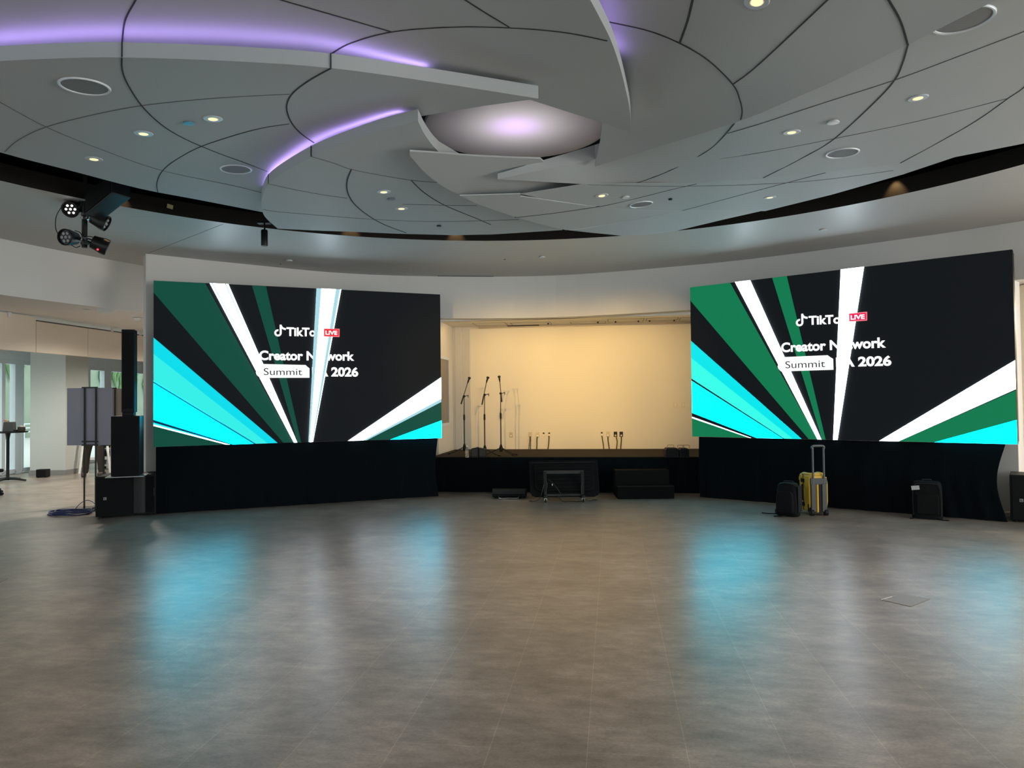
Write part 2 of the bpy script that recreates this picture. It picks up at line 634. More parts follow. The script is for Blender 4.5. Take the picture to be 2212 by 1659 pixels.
# access panels with dark joints and small knobs in the recess ceiling
mb = MB()
for s0, s1, d0, d1 in ((-1.9, -1.25, 0.25, 0.75), (-1.15, -0.35, 0.16, 0.6), (0.05, 0.75, 0.16, 0.5), (0.8, 1.5, 0.3, 0.85), (1.55, 2.15, 0.35, 0.85), (2.2, 2.9, 0.3, 0.8)):
    for (a0, b0, a1, b1) in ((s0, d0, s1, d0), (s0, d1, s1, d1), (s0, d0, s0, d1), (s1, d0, s1, d1)):
        mb.box(bw((a0 + a1) / 2, (b0 + b1) / 2, Z_HEAD - 0.001), (abs(a1 - a0) + 0.01, abs(b1 - b0) + 0.01, 0.004), RG)
struct('trim_4', mb, M_SEAM2)
mb = MB()
mb.box(bw(-0.95, 0.10, Z_HEAD - 0.004), (0.66, 0.10, 0.012), RG)
for s in (-0.4, 0.6, 0.95, 1.4, 1.62, 2.1, 2.85):
    mb.lathe([(0.012, -0.03), (0.018, -0.012), (0.01, 0)], Matrix.Translation(bw(s, 0.42 + 0.1 * (s % 0.3), Z_HEAD)), 10)
struct('trim_5', mb, M_RIM)
mb = MB()
mb.box(bw(0.9, 0.03, Z_HEAD - 0.02), (5.6, 0.06, 0.04), RG)
struct('trim_6', mb, M_STEELPLATE)
# window slot in the recess's left side wall
mb = MB()
for d, wd in ((0.50, 0.05), (1.30, 0.05)):
    mb.box(bw(s_l + 0.005, d, 1.85), (0.03, wd, 1.32), RG)
for z in (1.19, 2.51):
    mb.box(bw(s_l + 0.005, 0.9, z), (0.03, 0.85, 0.05), RG)
w1 = struct('window_1', mb, M_ALU)
mb = MB()
mb.box(bw(s_l + 0.002, 0.9, 1.85), (0.008, 0.75, 1.27), RG)
mb.build('pane', mat('dark_pane', (0.25, 0.20, 0.15), 0.2), w1)

# bulkhead over the opening on the left
bl = [onz(x, y, Z_SOF) for x, y in ((-420, 415), (-200, 470), (0, 515), (150, 545), (303, 573))]
blp = [Vector((x, y)) for x, y in sm([(p.x, p.y) for p in bl], 5)]
e_ = blp[-1] + (blp[-1] - blp[-2]).normalized() * 1.2
struct('wall_bulkhead', ribbon(blp + [e_], 0.25, Z_HEAD, Z_SOF + 0.05), M_WALL)
# lower ceiling of the side hall
mb = MB()
mb.prism([(p.x - 0.02, p.y + 0.1, Z_HEAD + 0.006) for p in blp] + [(-5.95, 13.2, Z_HEAD), (-2.6, 15.2, Z_HEAD), (-2.6, 26, Z_HEAD), (-12.2, 26, Z_HEAD), (-12.2, 5.0, Z_HEAD)], (0, 0, 0.1))
struct('ceiling_side', mb, M_WALL)
# wall closing the side hall on its right and far ends
mb = MB()
mb.box((-2.5, 20.5, 1.6), (0.2, 11.0, 3.2))
struct('wall_hall_right', mb, M_BEIGE)
mb = MB()
mb.box((-7.4, 26, 1.6), (9.8, 0.2, 3.2))
struct('wall_hall_end', mb, M_BEIGE)

# suspended header of beige panels in the hall
HA, HB = Vector((-8.36, 12.0)), Vector((-7.9, 15.56))
hd = (HB - HA).normalized()
hn = Vector((hd.y, -hd.x))
mb = MB()
cuts = [-3.0]
PLH = (Vector((HA.x, HA.y, 0)), Vector((hn.x, hn.y, 0)))
for px in (78, 190):
    q = onpl(px, 730, PLH)
    cuts.append((Vector((q.x, q.y)) - HA).dot(hd))
cuts.append(5.2)
Rh = Matrix.Rotation(atan2(hd.y, hd.x), 3, 'Z')
for i in range(len(cuts) - 1):
    a, b = cuts[i] + 0.006, cuts[i + 1] - 0.006
    c = HA + hd * ((a + b) / 2) - hn * 0.05
    top = 3.19 if i == 0 else 3.12
    mb.box((c.x, c.y, (2.58 + top) / 2), (b - a, 0.1, top - 2.58), Rh)
struct('wall_header_panel', mb, M_BEIGE)
mb = MB()
c = HA + hd * 1.5 - hn * 0.10
mb.box((c.x, c.y, 2.88), (9, 0.03, 0.55), Rh)
struct('trim_7', mb, M_SEAM2)
# white clips between header and ceiling
for t in (0.15, 2.7, 3.6):
    c = HA + hd * t + hn * 0.02
    tag(MB().box((c.x, c.y, 3.165), (0.06, 0.03, 0.085), Rh).build('hanger_clip', M_WHITE, bevel=0.004),
        {0.15: 'white hanger clip above the leftmost beige header panel', 2.7: 'white hanger clip above the beige header, left of the column speaker', 3.6: 'white hanger clip above the beige header beside the white partition end'}[t], 'clip')

# column in the hall
mb = MB()
mb.box((-11.08, 18.0, 1.605), (0.85, 0.95, 3.21))
struct('column', mb, mat('column_paint', (0.56, 0.59, 0.57), 0.5, noise=0.02), bevel=0.01)
mb = MB()
mb.box((-11.08, 18.0, 0.06), (0.88, 0.98, 0.12))
struct('baseboard_column', mb, mat('grey_base', (0.25, 0.25, 0.25), 0.5))

# left facade: glazed bays
FX = -12.22
panes = [(8.4, 10.2), (10.4, 12.3), (12.5, 14.3), (14.5, 16.2), (16.4, 17.5), (17.6, 17.97), (18.27, 19.4), (19.6, 21.0), (21.15, 21.9), (22.26, 23.2), (23.45, 24.6)]
for i, (a, b) in enumerate(panes):
    mb = MB()
    fw = 0.06
    mb.box((FX, a - fw / 2 + 0.01, 1.42), (0.14, fw, 2.72))
    mb.box((FX, b + fw / 2 - 0.01, 1.42), (0.14, fw, 2.72))
    mb.box((FX, (a + b) / 2, 0.07), (0.14, b - a, 0.10))
    mb.box((FX, (a + b) / 2, 2.73), (0.14, b - a, 0.10))
    wo = struct('window_%d' % (i + 2), mb, M_ALU)
    MB().box((FX, (a + b) / 2, 1.4), (0.012, b - a, 2.6)).build('pane', M_GLASS, wo)
mb = MB()
prev = 3.0
for a, b in panes + [(26.0, 26.1)]:
    lo, hi = prev + 0.04, a - 0.04
    if hi > lo + 0.02:
        mb.box((FX, (lo + hi) / 2, 1.4), (0.12, hi - lo, 2.8))
    prev = b
mb.box((FX, 15.5, 3.0), (0.16, 24, 0.44))
struct('wall_left', mb, M_ALU)
mb = MB()
mb.box((FX + 0.04, 18.12, 1.28), (0.05, 0.03, 0.16))
struct('door_handle', mb, M_WHITE, bevel=0.006)

# outside the facade
struct('ground_outside', MB().box((-26, 30, -0.06), (27.4, 120, 0.1)), M_PAVE)
mb = MB()
for k in range(28):
    mb.box((-26, -2 + k * 3.0, 4.0), (0.3, 2.97, 8.0))
struct('wall_outside', mb, M_CONCRETE)
mb = MB()
for k in range(16):
    mb.box((-24.4, 17 + 3.0 * k, 0.78), (0.05, 2.9, 0.06)); mb.box((-24.4, 17 + 3.0 * k, 0.58), (0.05, 2.9, 0.06)); mb.box((-24.4, 17 + 3.0 * k, 0.38), (0.05, 2.9, 0.06))
    for e in (-1.3, 1.3):
        mb.box((-24.4, 17 + 3.0 * k + e, 0.4), (0.07, 0.07, 0.8))
tag(mb.build('railing', M_ALU), 'low pale slatted railing outside the windows, in front of the concrete wall', 'railing')
mb = MB()
rv = random.Random(3)
for k in range(120):
    y0 = 14 + 56 * rv.random()
    z1 = 8
    z0 = 1.6 + 3.2 * rv.random()
    pts = [(-25.8 + 0.1 * rv.random(), y0 + 0.25 * sin(t * 2.2 + k), z1 + (z0 - z1) * t / 6) for t in range(7)]
    mb.tube(pts, [0.16, 0.2, 0.2, 0.2, 0.17, 0.12, 0.04], 6)
vine = tag(mb.build('hanging_vine', mat('vine_leaf', (0.16, 0.28, 0.12), 0.8, noise=0.4, nscale=6)), 'green vines hanging down the concrete wall outside the windows', 'vines')
vine['kind'] = 'stuff'

# opening on the right: partition end and the room beyond
struct('wall_side_room', MB().box((9.6, 13.6, 1.6), (4.6, 0.2, 3.2)), M_BEIGE)
struct('wall_right', MB().box((12.1, 12.6, 1.7), (0.2, 13.2, 3.6)).box((12.1, -3.4, 1.7), (0.2, 5.2, 3.6)).box((12.1, 2.6, 0.2), (0.2, 7.0, 0.4)).box((12.1, 2.6, 3.3), (0.2, 7.0, 0.4)), M_BEIGE)
br_ = [Vector((plan[-1].x, plan[-1].y))]
br_.append(br_[0] + (plan[-1] - plan[-4]).normalized() * 2.2)
br_.append(br_[1] + Vector((1.0, -2.6)))
struct('wall_header_right', ribbon(br_, 0.25, Z_HEAD, Z_SOF + 0.05), M_WALL)
mb = MB()
mb.prism([(p.x + 0.08, p.y + 0.08, Z_HEAD + 0.006) for p in br_] + [(12.0, 5.0, Z_HEAD + 0.006), (12.0, 14, Z_HEAD + 0.006), (6.4, 14, Z_HEAD + 0.006)], (0, 0, 0.1))
struct('ceiling_side_room', mb, M_WALL)
pe = onz(2200, 1095)
struct('column_right', MB().box((7.42, 10.45, 1.6), (0.30, 0.30, 3.21)), mat('warm_white_paint', (0.80, 0.76, 0.66), 0.5))

# rear wall with assumed window openings behind the camera
mb = MB()
mb.box((-9.9, -6.0, 2.0), (4.6, 0.2, 4.0)); mb.box((2.75, -6.0, 2.0), (2.2, 0.2, 4.0)); mb.box((10.8, -6.0, 2.0), (3.0, 0.2, 4.0))
mb.box((0, -6.0, 0.25), (24.4, 0.2, 0.5)); mb.box((0, -6.0, 3.65), (24.4, 0.2, 0.7))
struct('wall_rear', mb, M_WALL)
struct('ceiling_rear', MB().box((0, -5.0, 4.1), (24.6, 2.4, 0.1)), M_WALL)

# ------------------------------------------------------------------ swirling canopy of overlapping panels
class Sail:
    """smooth height field through measured anchors (px, py, z): thin-plate spline over the plan position"""

    def __init__(self, anchors):
        self.P = [onz(x, y, 3.75) for x, y, z in anchors]
        n_ = len(anchors)
        A = np.zeros((n_ + 3, n_ + 3))
        rhs = np.zeros(n_ + 3)
        for i in range(n_):
            for j in range(n_):
                A[i, j] = self.phi(self.P[i], self.P[j])
            A[i, i] += 0.004
            A[i, n_:] = (1, self.P[i].x, self.P[i].y)
            A[n_:, i] = A[i, n_:]
            rhs[i] = anchors[i][2]
        self.w = np.linalg.solve(A, rhs)

    @staticmethod
    def phi(a, b):
        r2 = (a.x - b.x) ** 2 + (a.y - b.y) ** 2
        return 0.5 * r2 * math.log(r2) if r2 > 1e-12 else 0.0

    def z(self, px, py):
        q = onz(px, py, 3.75)
        n_ = len(self.P)
        return float(sum(self.w[i] * self.phi(q, self.P[i]) for i in range(n_)) + self.w[n_] + self.w[n_ + 1] * q.x + self.w[n_ + 2] * q.y)

    def at(self, px, py):
        return onz(px, py, self.z(px, py))

    def normal(self, px, py):
        a_, b_, c_ = self.at(px, py), self.at(px + 6, py), self.at(px, py + 6)
        n_ = (b_ - a_).cross(c_ - a_).normalized()
        return -n_ if n_.z > 0 else n_


class Flat:
    def at(self, px, py):
        return onz(px, py, Z_SOF)

    def normal(self, px, py):
        return Vector((0, 0, -1))


PL = {
    'A': Sail([(-400, 150, 3.82), (265, 124, 3.82), (715, 147, 3.83), (1163, 213, 3.87), (1300, 265, 3.84), (1363, 287, 3.77), (1338, 140, 3.74), (1290, 25, 3.74), (1100, 58, 3.83), (600, -100, 3.92), (-300, -200, 3.92)]),
    'C': Sail([(-400, 148, 3.66), (0, 132, 3.66), (265, 124, 3.66), (715, 147, 3.67), (1163, 213, 3.73), (900, 238, 3.81), (680, 317, 3.79), (580, 373, 3.79), (565, 440, 3.78), (300, 407, 3.75), (0, 329, 3.73), (620, 220, 3.735), (300, 235, 3.70)]),
    'E': Sail([(903, 262, 3.68), (680, 335, 3.64), (580, 397, 3.66), (600, 494, 3.73), (948, 328, 3.73), (885, 330, 3.715), (1060, 400, 3.76), (870, 505, 3.75), (1100, 470, 3.75), (1200, 497, 3.76), (760, 420, 3.69)]),
    'F': Sail([(885, 330, 3.66), (1000, 420, 3.66), (1075, 380, 3.74), (1167, 343, 3.83), (1200, 372, 3.85), (1263, 400, 3.82), (1290, 390, 3.86)]),
    'G': Sail([(1075, 387, 3.67), (1263, 398, 3.76), (1285, 345, 3.88), (1180, 366, 3.77), (1480, 396, 3.79), (1600, 262, 3.77), (1840, 365, 3.80), (1961, 97, 3.74), (2212, 200, 3.80), (2067, 338, 3.81), (2500, 0, 3.78)]),
    'H': Sail([(1363, 287, 3.90), (1338, 140, 3.94), (1290, 25, 3.95), (1300, 265, 3.91), (1285, 360, 3.82), (1600, 262, 3.735), (1961, 97, 3.71), (1500, 100, 3.81), (1200, 60, 3.99), (1700, -400, 3.90), (2300, -100, 3.73)]),
    'K': Sail([(993, 423, 3.62), (1124, 419, 3.68), (1312, 450, 3.76), (1474, 455, 3.86), (1222, 497, 3.70), (1112, 470, 3.655)]),
    'L': Sail([(1263, 397, 3.765), (1480, 396, 3.795), (1840, 364, 3.805), (2067, 338, 3.815), (1653, 456, 3.94), (1124, 419, 3.68), (1312, 450, 3.76), (1474, 455, 3.86), (1950, 377, 3.87)]),
    'N': Sail([(1225, 497, 3.70), (1347, 509, 3.70), (1474, 455, 3.86), (1653, 454, 3.94), (1460, 499, 3.79)]),
    '': Flat(),
}


def petal(key, poly, th):
    sf = PL[key]
    # densify the outline, fill the inside with a grid, triangulate
    out = []
    for i, p in enumerate(poly):
        q = poly[(i + 1) % len(poly)]
        m_ = max(1, int(hypot(q[0] - p[0], q[1] - p[1]) / 45))
        out += [(p[0] + (q[0] - p[0]) * k / m_, p[1] + (q[1] - p[1]) * k / m_) for k in range(m_)]
    nb = len(out)
    pts = [Vector(p) for p in out]
    x0, x1 = min(p[0] for p in out), max(p[0] for p in out)
    y0, y1 = min(p[1] for p in out), max(p[1] for p in out)

    def inside(x, y):
        c_ = False
        for i in range(nb):
            (ax, ay), (bx_, by_) = out[i], out[i - 1]
            if (ay > y) != (by_ > y) and x < (bx_ - ax) * (y - ay) / (by_ - ay) + ax:
                c_ = not c_
        return c_
    st_ = max(26, (x1 - x0) / 40)
    yy = y0 + st_ / 2
    row = 0
    while yy < y1:
        xx = x0 + st_ * (0.5 if row % 2 else 0.1)
        while xx < x1:
            if inside(xx, yy) and min((xx - p[0]) ** 2 + (yy - p[1]) ** 2 for p in out) > (st_ * 0.4) ** 2:
                pts.append(Vector((xx, yy)))
            xx += st_
        yy += st_ * 0.8
        row += 1
    V_, E_, F_, *_r = delaunay_2d_cdt(pts, [(i, (i + 1) % nb) for i in range(nb)], [list(range(nb))], 1, 1e-4)
    bot = [sf.at(v.x, v.y) for v in V_]
    n_ = len(bot)
    top_ = [p + Vector((0, 0, th(v.x, v.y) if callable(th) else th)) for p, v in zip(bot, V_)]
    cnt = {}
    for f in F_:
        for i in range(len(f)):
            e = (f[i], f[(i + 1) % len(f)])
            cnt[tuple(sorted(e))] = cnt.get(tuple(sorted(e)), []) + [e]
    fs = [list(f) for f in F_] + [[i + n_ for i in f][::-1] for f in F_]
    for k, es in cnt.items():
        if len(es) == 1:
            i, j = es[0]
            fs.append([j, i, i + n_, j + n_])
    mb = MB()
    mb.add(bot + top_, fs)
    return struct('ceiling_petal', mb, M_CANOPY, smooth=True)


def seam(parent, key, pts, wd=0.009, m=None, k=6):
    P = [PL[key].at(x, y) for x, y in sm(pts, k)]
    mb = MB()
    L_, R_ = [], []
    for i, p in enumerate(P):
        t = (P[min(i + 1, len(P) - 1)] - P[max(i - 1, 0)])
        t.z = 0
        t.normalize()
        s = Vector((-t.y, t.x, 0)) * wd / 2
        L_.append(p + s); R_.append(p - s)
    nn = len(P)
    dz = Vector((0, 0, -0.003))
    vs = [p + dz for p in L_] + [p + dz for p in R_] + [p - dz * 2 for p in L_] + [p - dz * 2 for p in R_]
    fs = []
    for i in range(nn - 1):
        fs += [(i, i + 1, nn + i + 1, nn + i), (i, 2 * nn + i, 2 * nn + i + 1, i + 1), (nn + i, nn + i + 1, 3 * nn + i + 1, 3 * nn + i)]
    mb.add(vs, fs)
    o = mb.build('seam', m or M_SEAM, parent)
    o['kind'] = 'structure'
    return o


# A: high panels over the viewer, edge fascia to the right
pA = petal('A', [(-700, 150), (-300, 160), (0, 152), (265, 146), (500, 152), (715, 168), (1000, 205), (1140, 214), (1300, 265)] +
           sm([(1363, 287), (1361, 240), (1352, 195), (1338, 140), (1320, 88), (1299, 45), (1275, 0), (1240, -60), (1160, -170), (1030, -300), (800, -480)], 4) +
           [(300, -700), (-500, -700), (-1100, -400)], 0.09)
seam(pA, 'A', [(700, 124), (715, 116), (760, 92), (850, 68), (980, 58), (1106, 60), (1220, 70), (1312, 88)])
seam(pA, 'A', [(1000, -4), (1050, 28), (1100, 58)])
seam(pA, 'A', [(560, -14), (720, 32), (848, 69)])
seam(pA, 'A', [(310, -30), (290, 5), (270, 45), (263, 97)])

# C: the large left panels with the long purple edge
E1b = [(-560, 150), (-250, 146), (0, 132), (130, 126), (265, 124), (500, 132), (715, 147), (940, 178), (1163, 213)]
gapC = [(565, 458), (420, 430), (300, 407), (150, 368), (0, 329), (-200, 265), (-420, 195)]
pC = petal('C', sm(E1b, 4) + [(1050, 228), (945, 245), (905, 252), (850, 295), (720, 345), (640, 390), (612, 430), (602, 462)] + sm(gapC, 3), 0.09)
seam(pC, 'C', [(263, 124), (264, 150), (275, 180), (306, 228), (350, 270), (400, 300), (465, 328), (525, 350), (578, 370)])
seam(pC, 'C', [(715, 147), (670, 172), (635, 198), (621, 220), (620, 240), (630, 265), (650, 288), (678, 308)], 0.011)
seam(pC, 'C', [(625, 203), (525, 208), (425, 215), (306, 228), (200, 248), (100, 274), (40, 302), (10, 328)], 0.0055, M_SEAM2)
seam(pC, 'C', [(-60, 185), (0, 220), (100, 274), (225, 325), (350, 368), (500, 400), (565, 416)], 0.0055, M_SEAM2)
seam(pC, 'C', [(625, 267), (550, 280), (440, 314), (380, 345), (350, 370), (339, 395), (341, 415)], 0.008)

# E: the lower petal with the curved purple edge on the left and the fin on its right
E2b = [(903, 262), (830, 280), (750, 307), (680, 335), (620, 368), (580, 397), (567, 425), (565, 445), (572, 468), (600, 494)]
pE = petal('E', sm(E2b, 4) + [(680, 498), (768, 501), (860, 505), (982, 508), (1063, 506.5), (1137, 502), (1215, 497), (1215, 470), (1140, 445), (1060, 405), (990, 352)] +
           sm([(948, 328), (932, 311), (916, 288), (908, 272)], 3), 0.09)
seam(pE, 'E', [(673, 338), (720, 352), (757, 365), (820, 378), (888, 389), (945, 394)], 0.006, M_SEAM2)
seam(pE, 'E', [(759, 365), (750, 390), (751, 415), (765, 440), (795, 465), (830, 485), (878, 503)], 0.012)
seam(pE, 'E', [(580, 397), (640, 410), (700, 421), (750, 428)], 0.006, M_SEAM2)
seam(pE, 'E', [(568, 452), (600, 457), (716, 467), (814, 474), (918, 478), (1034, 477), (1121, 474)], 0.006, M_SEAM2)
seam(pE, 'E', [(888, 389), (915, 415), (960, 443), (1025, 470), (1060, 485)], 0.010)
seam(pE, 'E', [(870, 441), (950, 443), (1030, 444)], 0.0055, M_SEAM2)

for par, key, x, y in ((pC, 'C', 264, 124), (pC, 'C', 715, 147), (pE, 'E', 672, 338.5), (pE, 'E', 580, 397)):
    q = PL[key].at(x, y)
    o = MB().box((q.x, q.y - 0.001, q.z + 0.045), (0.006, 0.012, 0.088)).build('seam', M_SEAM, par)
    o['kind'] = 'structure'

# F: small inner petal
pF = petal('F', [(885, 327), (948, 331), (1020, 337), (1100, 341), (1167, 343), (1200, 372), (1290, 390), (1263, 402), (1124, 424), (1004, 428)] +
           sm([(993, 421), (960, 405), (920, 375), (897, 350), (885, 336)], 3), 0.014)
# G: right petal with the dark inner fascia, running out to the right
pG = petal('G', [(1075, 387), (1285, 344), (1330, 330), (1500, 280), (1640, 238), (1795, 165), (1961, 85), (2033, 47), (2140, -20), (2500, -240), (2900, 60), (2500, 235), (2212, 310), (2055, 341),
                 (1950, 352), (1840, 365), (1649, 385), (1480, 396), (1263, 398)], lambda x, y: 0.05 + 0.085 * max(0.0, min(1.0, (x - 1075) / 210)) if y < 390 and x < 1400 else 0.05)
seam(pG, 'G', [(1370, 397), (1423, 378.5), (1477, 354), (1529, 325), (1561, 296.5), (1586, 267)], 0.010)
seam(pG, 'G', [(1572, 288), (1640, 268), (1780, 222), (1935, 172), (2080, 118), (2212, 68), (2320, 26)], 0.0055, M_SEAM2)
seam(pG, 'G', [(1477, 354), (1640, 330), (1803, 299), (1985, 261), (2178, 212)], 0.0055, M_SEAM2)
seam(pG, 'G', [(1961, 97), (1950, 135), (1933, 172), (1890, 220), (1803, 299), (1735, 340), (1649, 384)], 0.010)
seam(pG, 'G', [(2260, 140), (2212, 188), (2178, 212), (2110, 260), (2030, 306), (1945, 352)], 0.008)
# H: right overhead petal
pH = petal('H', [(1285, 360), (1586, 266), (1640, 246), (1795, 178), (1961, 97), (2033, 60), (2140, 6), (2420, -130), (2400, -600), (1700, -700), (1000, -500), (1080, -160), (1180, -20), (1240, 90), (1270, 190)] +
           sm([(1300, 265), (1298, 300), (1292, 330)], 3), 0.03)
seam(pH, 'H', [(1306, 44), (1320, 48), (1400, 66), (1468, 93), (1530, 130), (1583, 182), (1598, 215), (1603, 240), (1600, 258)], 0.009)
seam(pH, 'H', [(1500, -12), (1496, 0), (1485, 45), (1468, 93)], 0.013)
seam(pH, 'H', [(1583, 182), (1640, 138), (1787, 0), (1850, -60)], 0.010)
seam(pH, 'H', [(1890, -50), (1920, 0), (1945, 45), (1961, 97)], 0.012)
# K, L, N: lower folded petals on the right
pK = petal('K', [(993, 423), (1124, 419), (1124, 424), (1214, 437), (1312, 450), (1400, 454), (1474, 455), (1380, 476), (1250, 497), (1222, 497), (1170, 485), (1110, 468), (1040, 444)], 0.010)
seam(pK, 'K', [(1112, 470), (1200, 460), (1295, 446)], 0.012)
pL = petal('L', [(1124, 419), (1263, 397), (1480, 395), (1649, 384), (1840, 364), (1950, 351), (2067, 338), (1950, 377), (1795, 421), (1653, 456), (1474, 456), (1400, 455), (1312, 452), (1214, 439)], 0.003)
seam(pL, 'L', [(1270, 398.5), (1412, 402), (1584, 400), (1760, 390), (1930, 368)], 0.006, M_SEAM2)
seam(pL, 'L', [(1295, 447), (1378, 428), (1440, 412), (1505, 397)], 0.006, M_SEAM2)
seam(pL, 'L', [(1474, 455), (1653, 407), (1783, 373)], 0.007, M_SEAM2)
pN = petal('N', [(1380, 474), (1474, 455), (1653, 454), (1560, 475), (1460, 499), (1405, 507), (1347, 509.5), (1280, 503), (1225, 497), (1250, 496)], 0.025)

# dished light reflector at the centre of the swirl
dc = onz(1118, 279, 4.30)
mb = MB()
prof = [(0.0, 0.03)] + [(0.086 * k, 0.03 - 0.03 * (k / 10.0) ** 2) for k in range(1, 11)] + [(0.90, 0.008), (0.91, 0.03)]
T = Matrix.Translation(dc)
seg = 64
vs, fs = [], []
for r, z in prof:
    for k in range(seg):
        a = 2 * pi * k / seg
        vs.append(T @ Vector((max(r, 0.001) * cos(a), max(r, 0.001) * sin(a), z)))
for i in range(len(prof) - 1):
    for k in range(seg):
        k2 = (k + 1) % seg
        fs.append((i * seg + k, i * seg + k2, (i + 1) * seg + k2, (i + 1) * seg + k))
mb.add(vs, fs)
dish = mb.build('ceiling_dish', mat('white_dish_paint', (0.72, 0.71, 0.72), 0.5), smooth=True)
dish['kind'] = 'structure'


def led_strip(key, pts, inset, th, label, k=5, wd=0.02):
    """LED tape lying on top of a petal, set back from its edge"""
    P = [PL[key].at(x, y) + Vector((0, 0, th + 0.003)) for x, y in sm(pts, k)]
    mb = MB()
    for i in range(len(P) - 1):
        t = (P[i + 1] - P[i])
        t.z = 0
        t.normalize()
        s = Vector((-t.y, t.x, 0))
        if inset < 0:
            s = -s
        a, b = P[i] + s * abs(inset), P[i + 1] + s * abs(inset)
        mb.prism([a, b, b + s * wd, a + s * wd], (0, 0, 0.006))
    return tag(mb.build('led_strip', M_PURPLE), label, 'light strip')


led_strip('C', [(-420, 148), (-250, 146), (0, 132), (130, 126), (265, 124), (500, 132), (715, 147), (930, 177)], 0.05, 0.09, 'purple LED strip along the long front edge of the ceiling swirl')
led_strip('E', [(860, 272), (830, 280), (750, 307), (680, 335), (620, 368), (580, 397), (567, 425)], -0.04, 0.09, 'purple LED strip along the curved left edge of the inner ceiling petal')
led_strip('A', [(1345, 168), (1338, 140), (1320, 88), (1299, 45), (1275, 0), (1240, -60), (1160, -170)], -0.04, 0.09, 'purple LED strip along the pointed ceiling petal at top right')
spot('dish_uplight', (dc.x - 0.02, dc.y - 0.02, 3.93), (dc.x - 0.02, dc.y, 4.3), 4.2, (0.60, 0.22, 1.0), 92, 1.0, 0.04)
du = area('dish_glow', (dc.x, dc.y, 3.95), (dc.x, dc.y, 4.3), 0.8, 0.8, 2.1, (1.0, 0.93, 0.95))
du.data.shape = 'DISK'


# ------------------------------------------------------------------ ceiling fittings
def normal_T(p, n):
    q = n.to_track_quat('Z', 'Y')
    return Matrix.Translation(p) @ q.to_matrix().to_4x4()


def downlight(px, py, key, label, r=0.068, group='recessed ceiling downlights'):
    p, nn_ = PL[key].at(px, py), PL[key].normal(px, py)
    o = thing('downlight', label, 'downlight', (0, 0, 0), 0, group)
    o.matrix_world = normal_T(p, nn_)
    spot('downlight_beam', p + Vector((0, 0, -0.02)), p + Vector((0, 0, -2)), DOWN_W, (1.0, 0.90, 0.78), 120, 1.0, 0.03)
    MB().lathe([(r, -0.002), (r, 0.003), (r * 0.93, 0.007), (r * 0.56, 0.007), (r * 0.50, 0.002), (r * 0.5, -0.001)], None, 28).build('trim_ring', mat('pale_trim_ring', (0.55, 0.60, 0.66), 0.35, spec=0.6), o, smooth=True)
    MB().lathe([(r * 0.47, 0.0), (r * 0.47, 0.008), (r * 0.3, 0.0095), (0.0, 0.010)], None, 24).build('lens', M_LENS, o, smooth=True)
    return o


for px, py, k, lb in ((310, 288, 'C', 'lit round downlight in the left ceiling panels, middle of three'),
                      (460, 256, 'C', 'lit round downlight beside the small blue ceiling cap'),
                      (203, 343, 'C', 'lit round downlight nearest the black gap at upper left'),
                      (829, 414, 'E', 'lit round downlight in the centre-left petal, nearer the purple edge'),
                      (867, 450, 'E', 'lit round downlight in the centre-left petal, nearer the dark gap'),
                      (1300, 422, 'L', 'lit round downlight at the tip of the pale folded panel right of centre'),
                      (1663, 426, 'L', 'lit round downlight in the pale panel close to the right-hand gap'),
                      (1710, 285, 'G', 'lit round downlight beside the small white ceiling cap'),
                      (1983, 211, 'G', 'lit round downlight at upper right, alone between two joints'),
                      (1635, 3, 'H', 'lit round downlight cut by the top edge of the photo')):
    downlight(px, py, k, lb)


def ceiling_speaker(px, py, key, label, r=0.145):
    o = thing('ceiling_speaker', label, 'ceiling speaker', (0, 0, 0), 0, 'round ceiling speakers')
    o.matrix_world = normal_T(PL[key].at(px, py), PL[key].normal(px, py))
    MB().lathe([(r, -0.002), (r, 0.004), (r * 0.97, 0.010), (r * 0.90, 0.008), (r * 0.88, -0.001)], None, 40).build('rim', mat('bright_rim', (0.72, 0.76, 0.80), 0.3, spec=0.6), o, smooth=True)
    MB().lathe([(r * 0.885, 0.0), (r * 0.885, 0.003), (r * 0.5, 0.0045), (0.0, 0.005)], None, 40).build('grille', mat('grey_speaker_grille', (0.21, 0.215, 0.22), 0.6, bump=0.4, bscale=900), o, smooth=True)


for px, py, k, lb, r in ((183, 186, 'C', 'round ceiling speaker at the upper left near the purple edge', 0.15),
                         (510, 365, 'C', 'round ceiling speaker left of the curved purple edge', 0.14),
                         (1385, 441, 'L', 'round ceiling speaker in the pale panel right of centre', 0.13),
                         (1820, 330, 'G', 'round ceiling speaker above the right-hand black gap', 0.14),
                         (2080, 42, 'G', 'large round ceiling speaker in the upper right corner', 0.16)):
    ceiling_speaker(px, py, k, lb, r)


def cap(px, py, key, label, r, m, h=0.012, name='sprinkler_cap', cat='sprinkler'):
    mb = MB()
    mb.lathe([(r * 0.8, -0.002), (r * 0.8, h * 0.4), (r, h * 0.45), (r, h * 0.9), (r * 0.8, h)], normal_T(PL[key].at(px, py), PL[key].normal(px, py)), 24)
    tag(mb.build(name, m, smooth=True), label, cat)


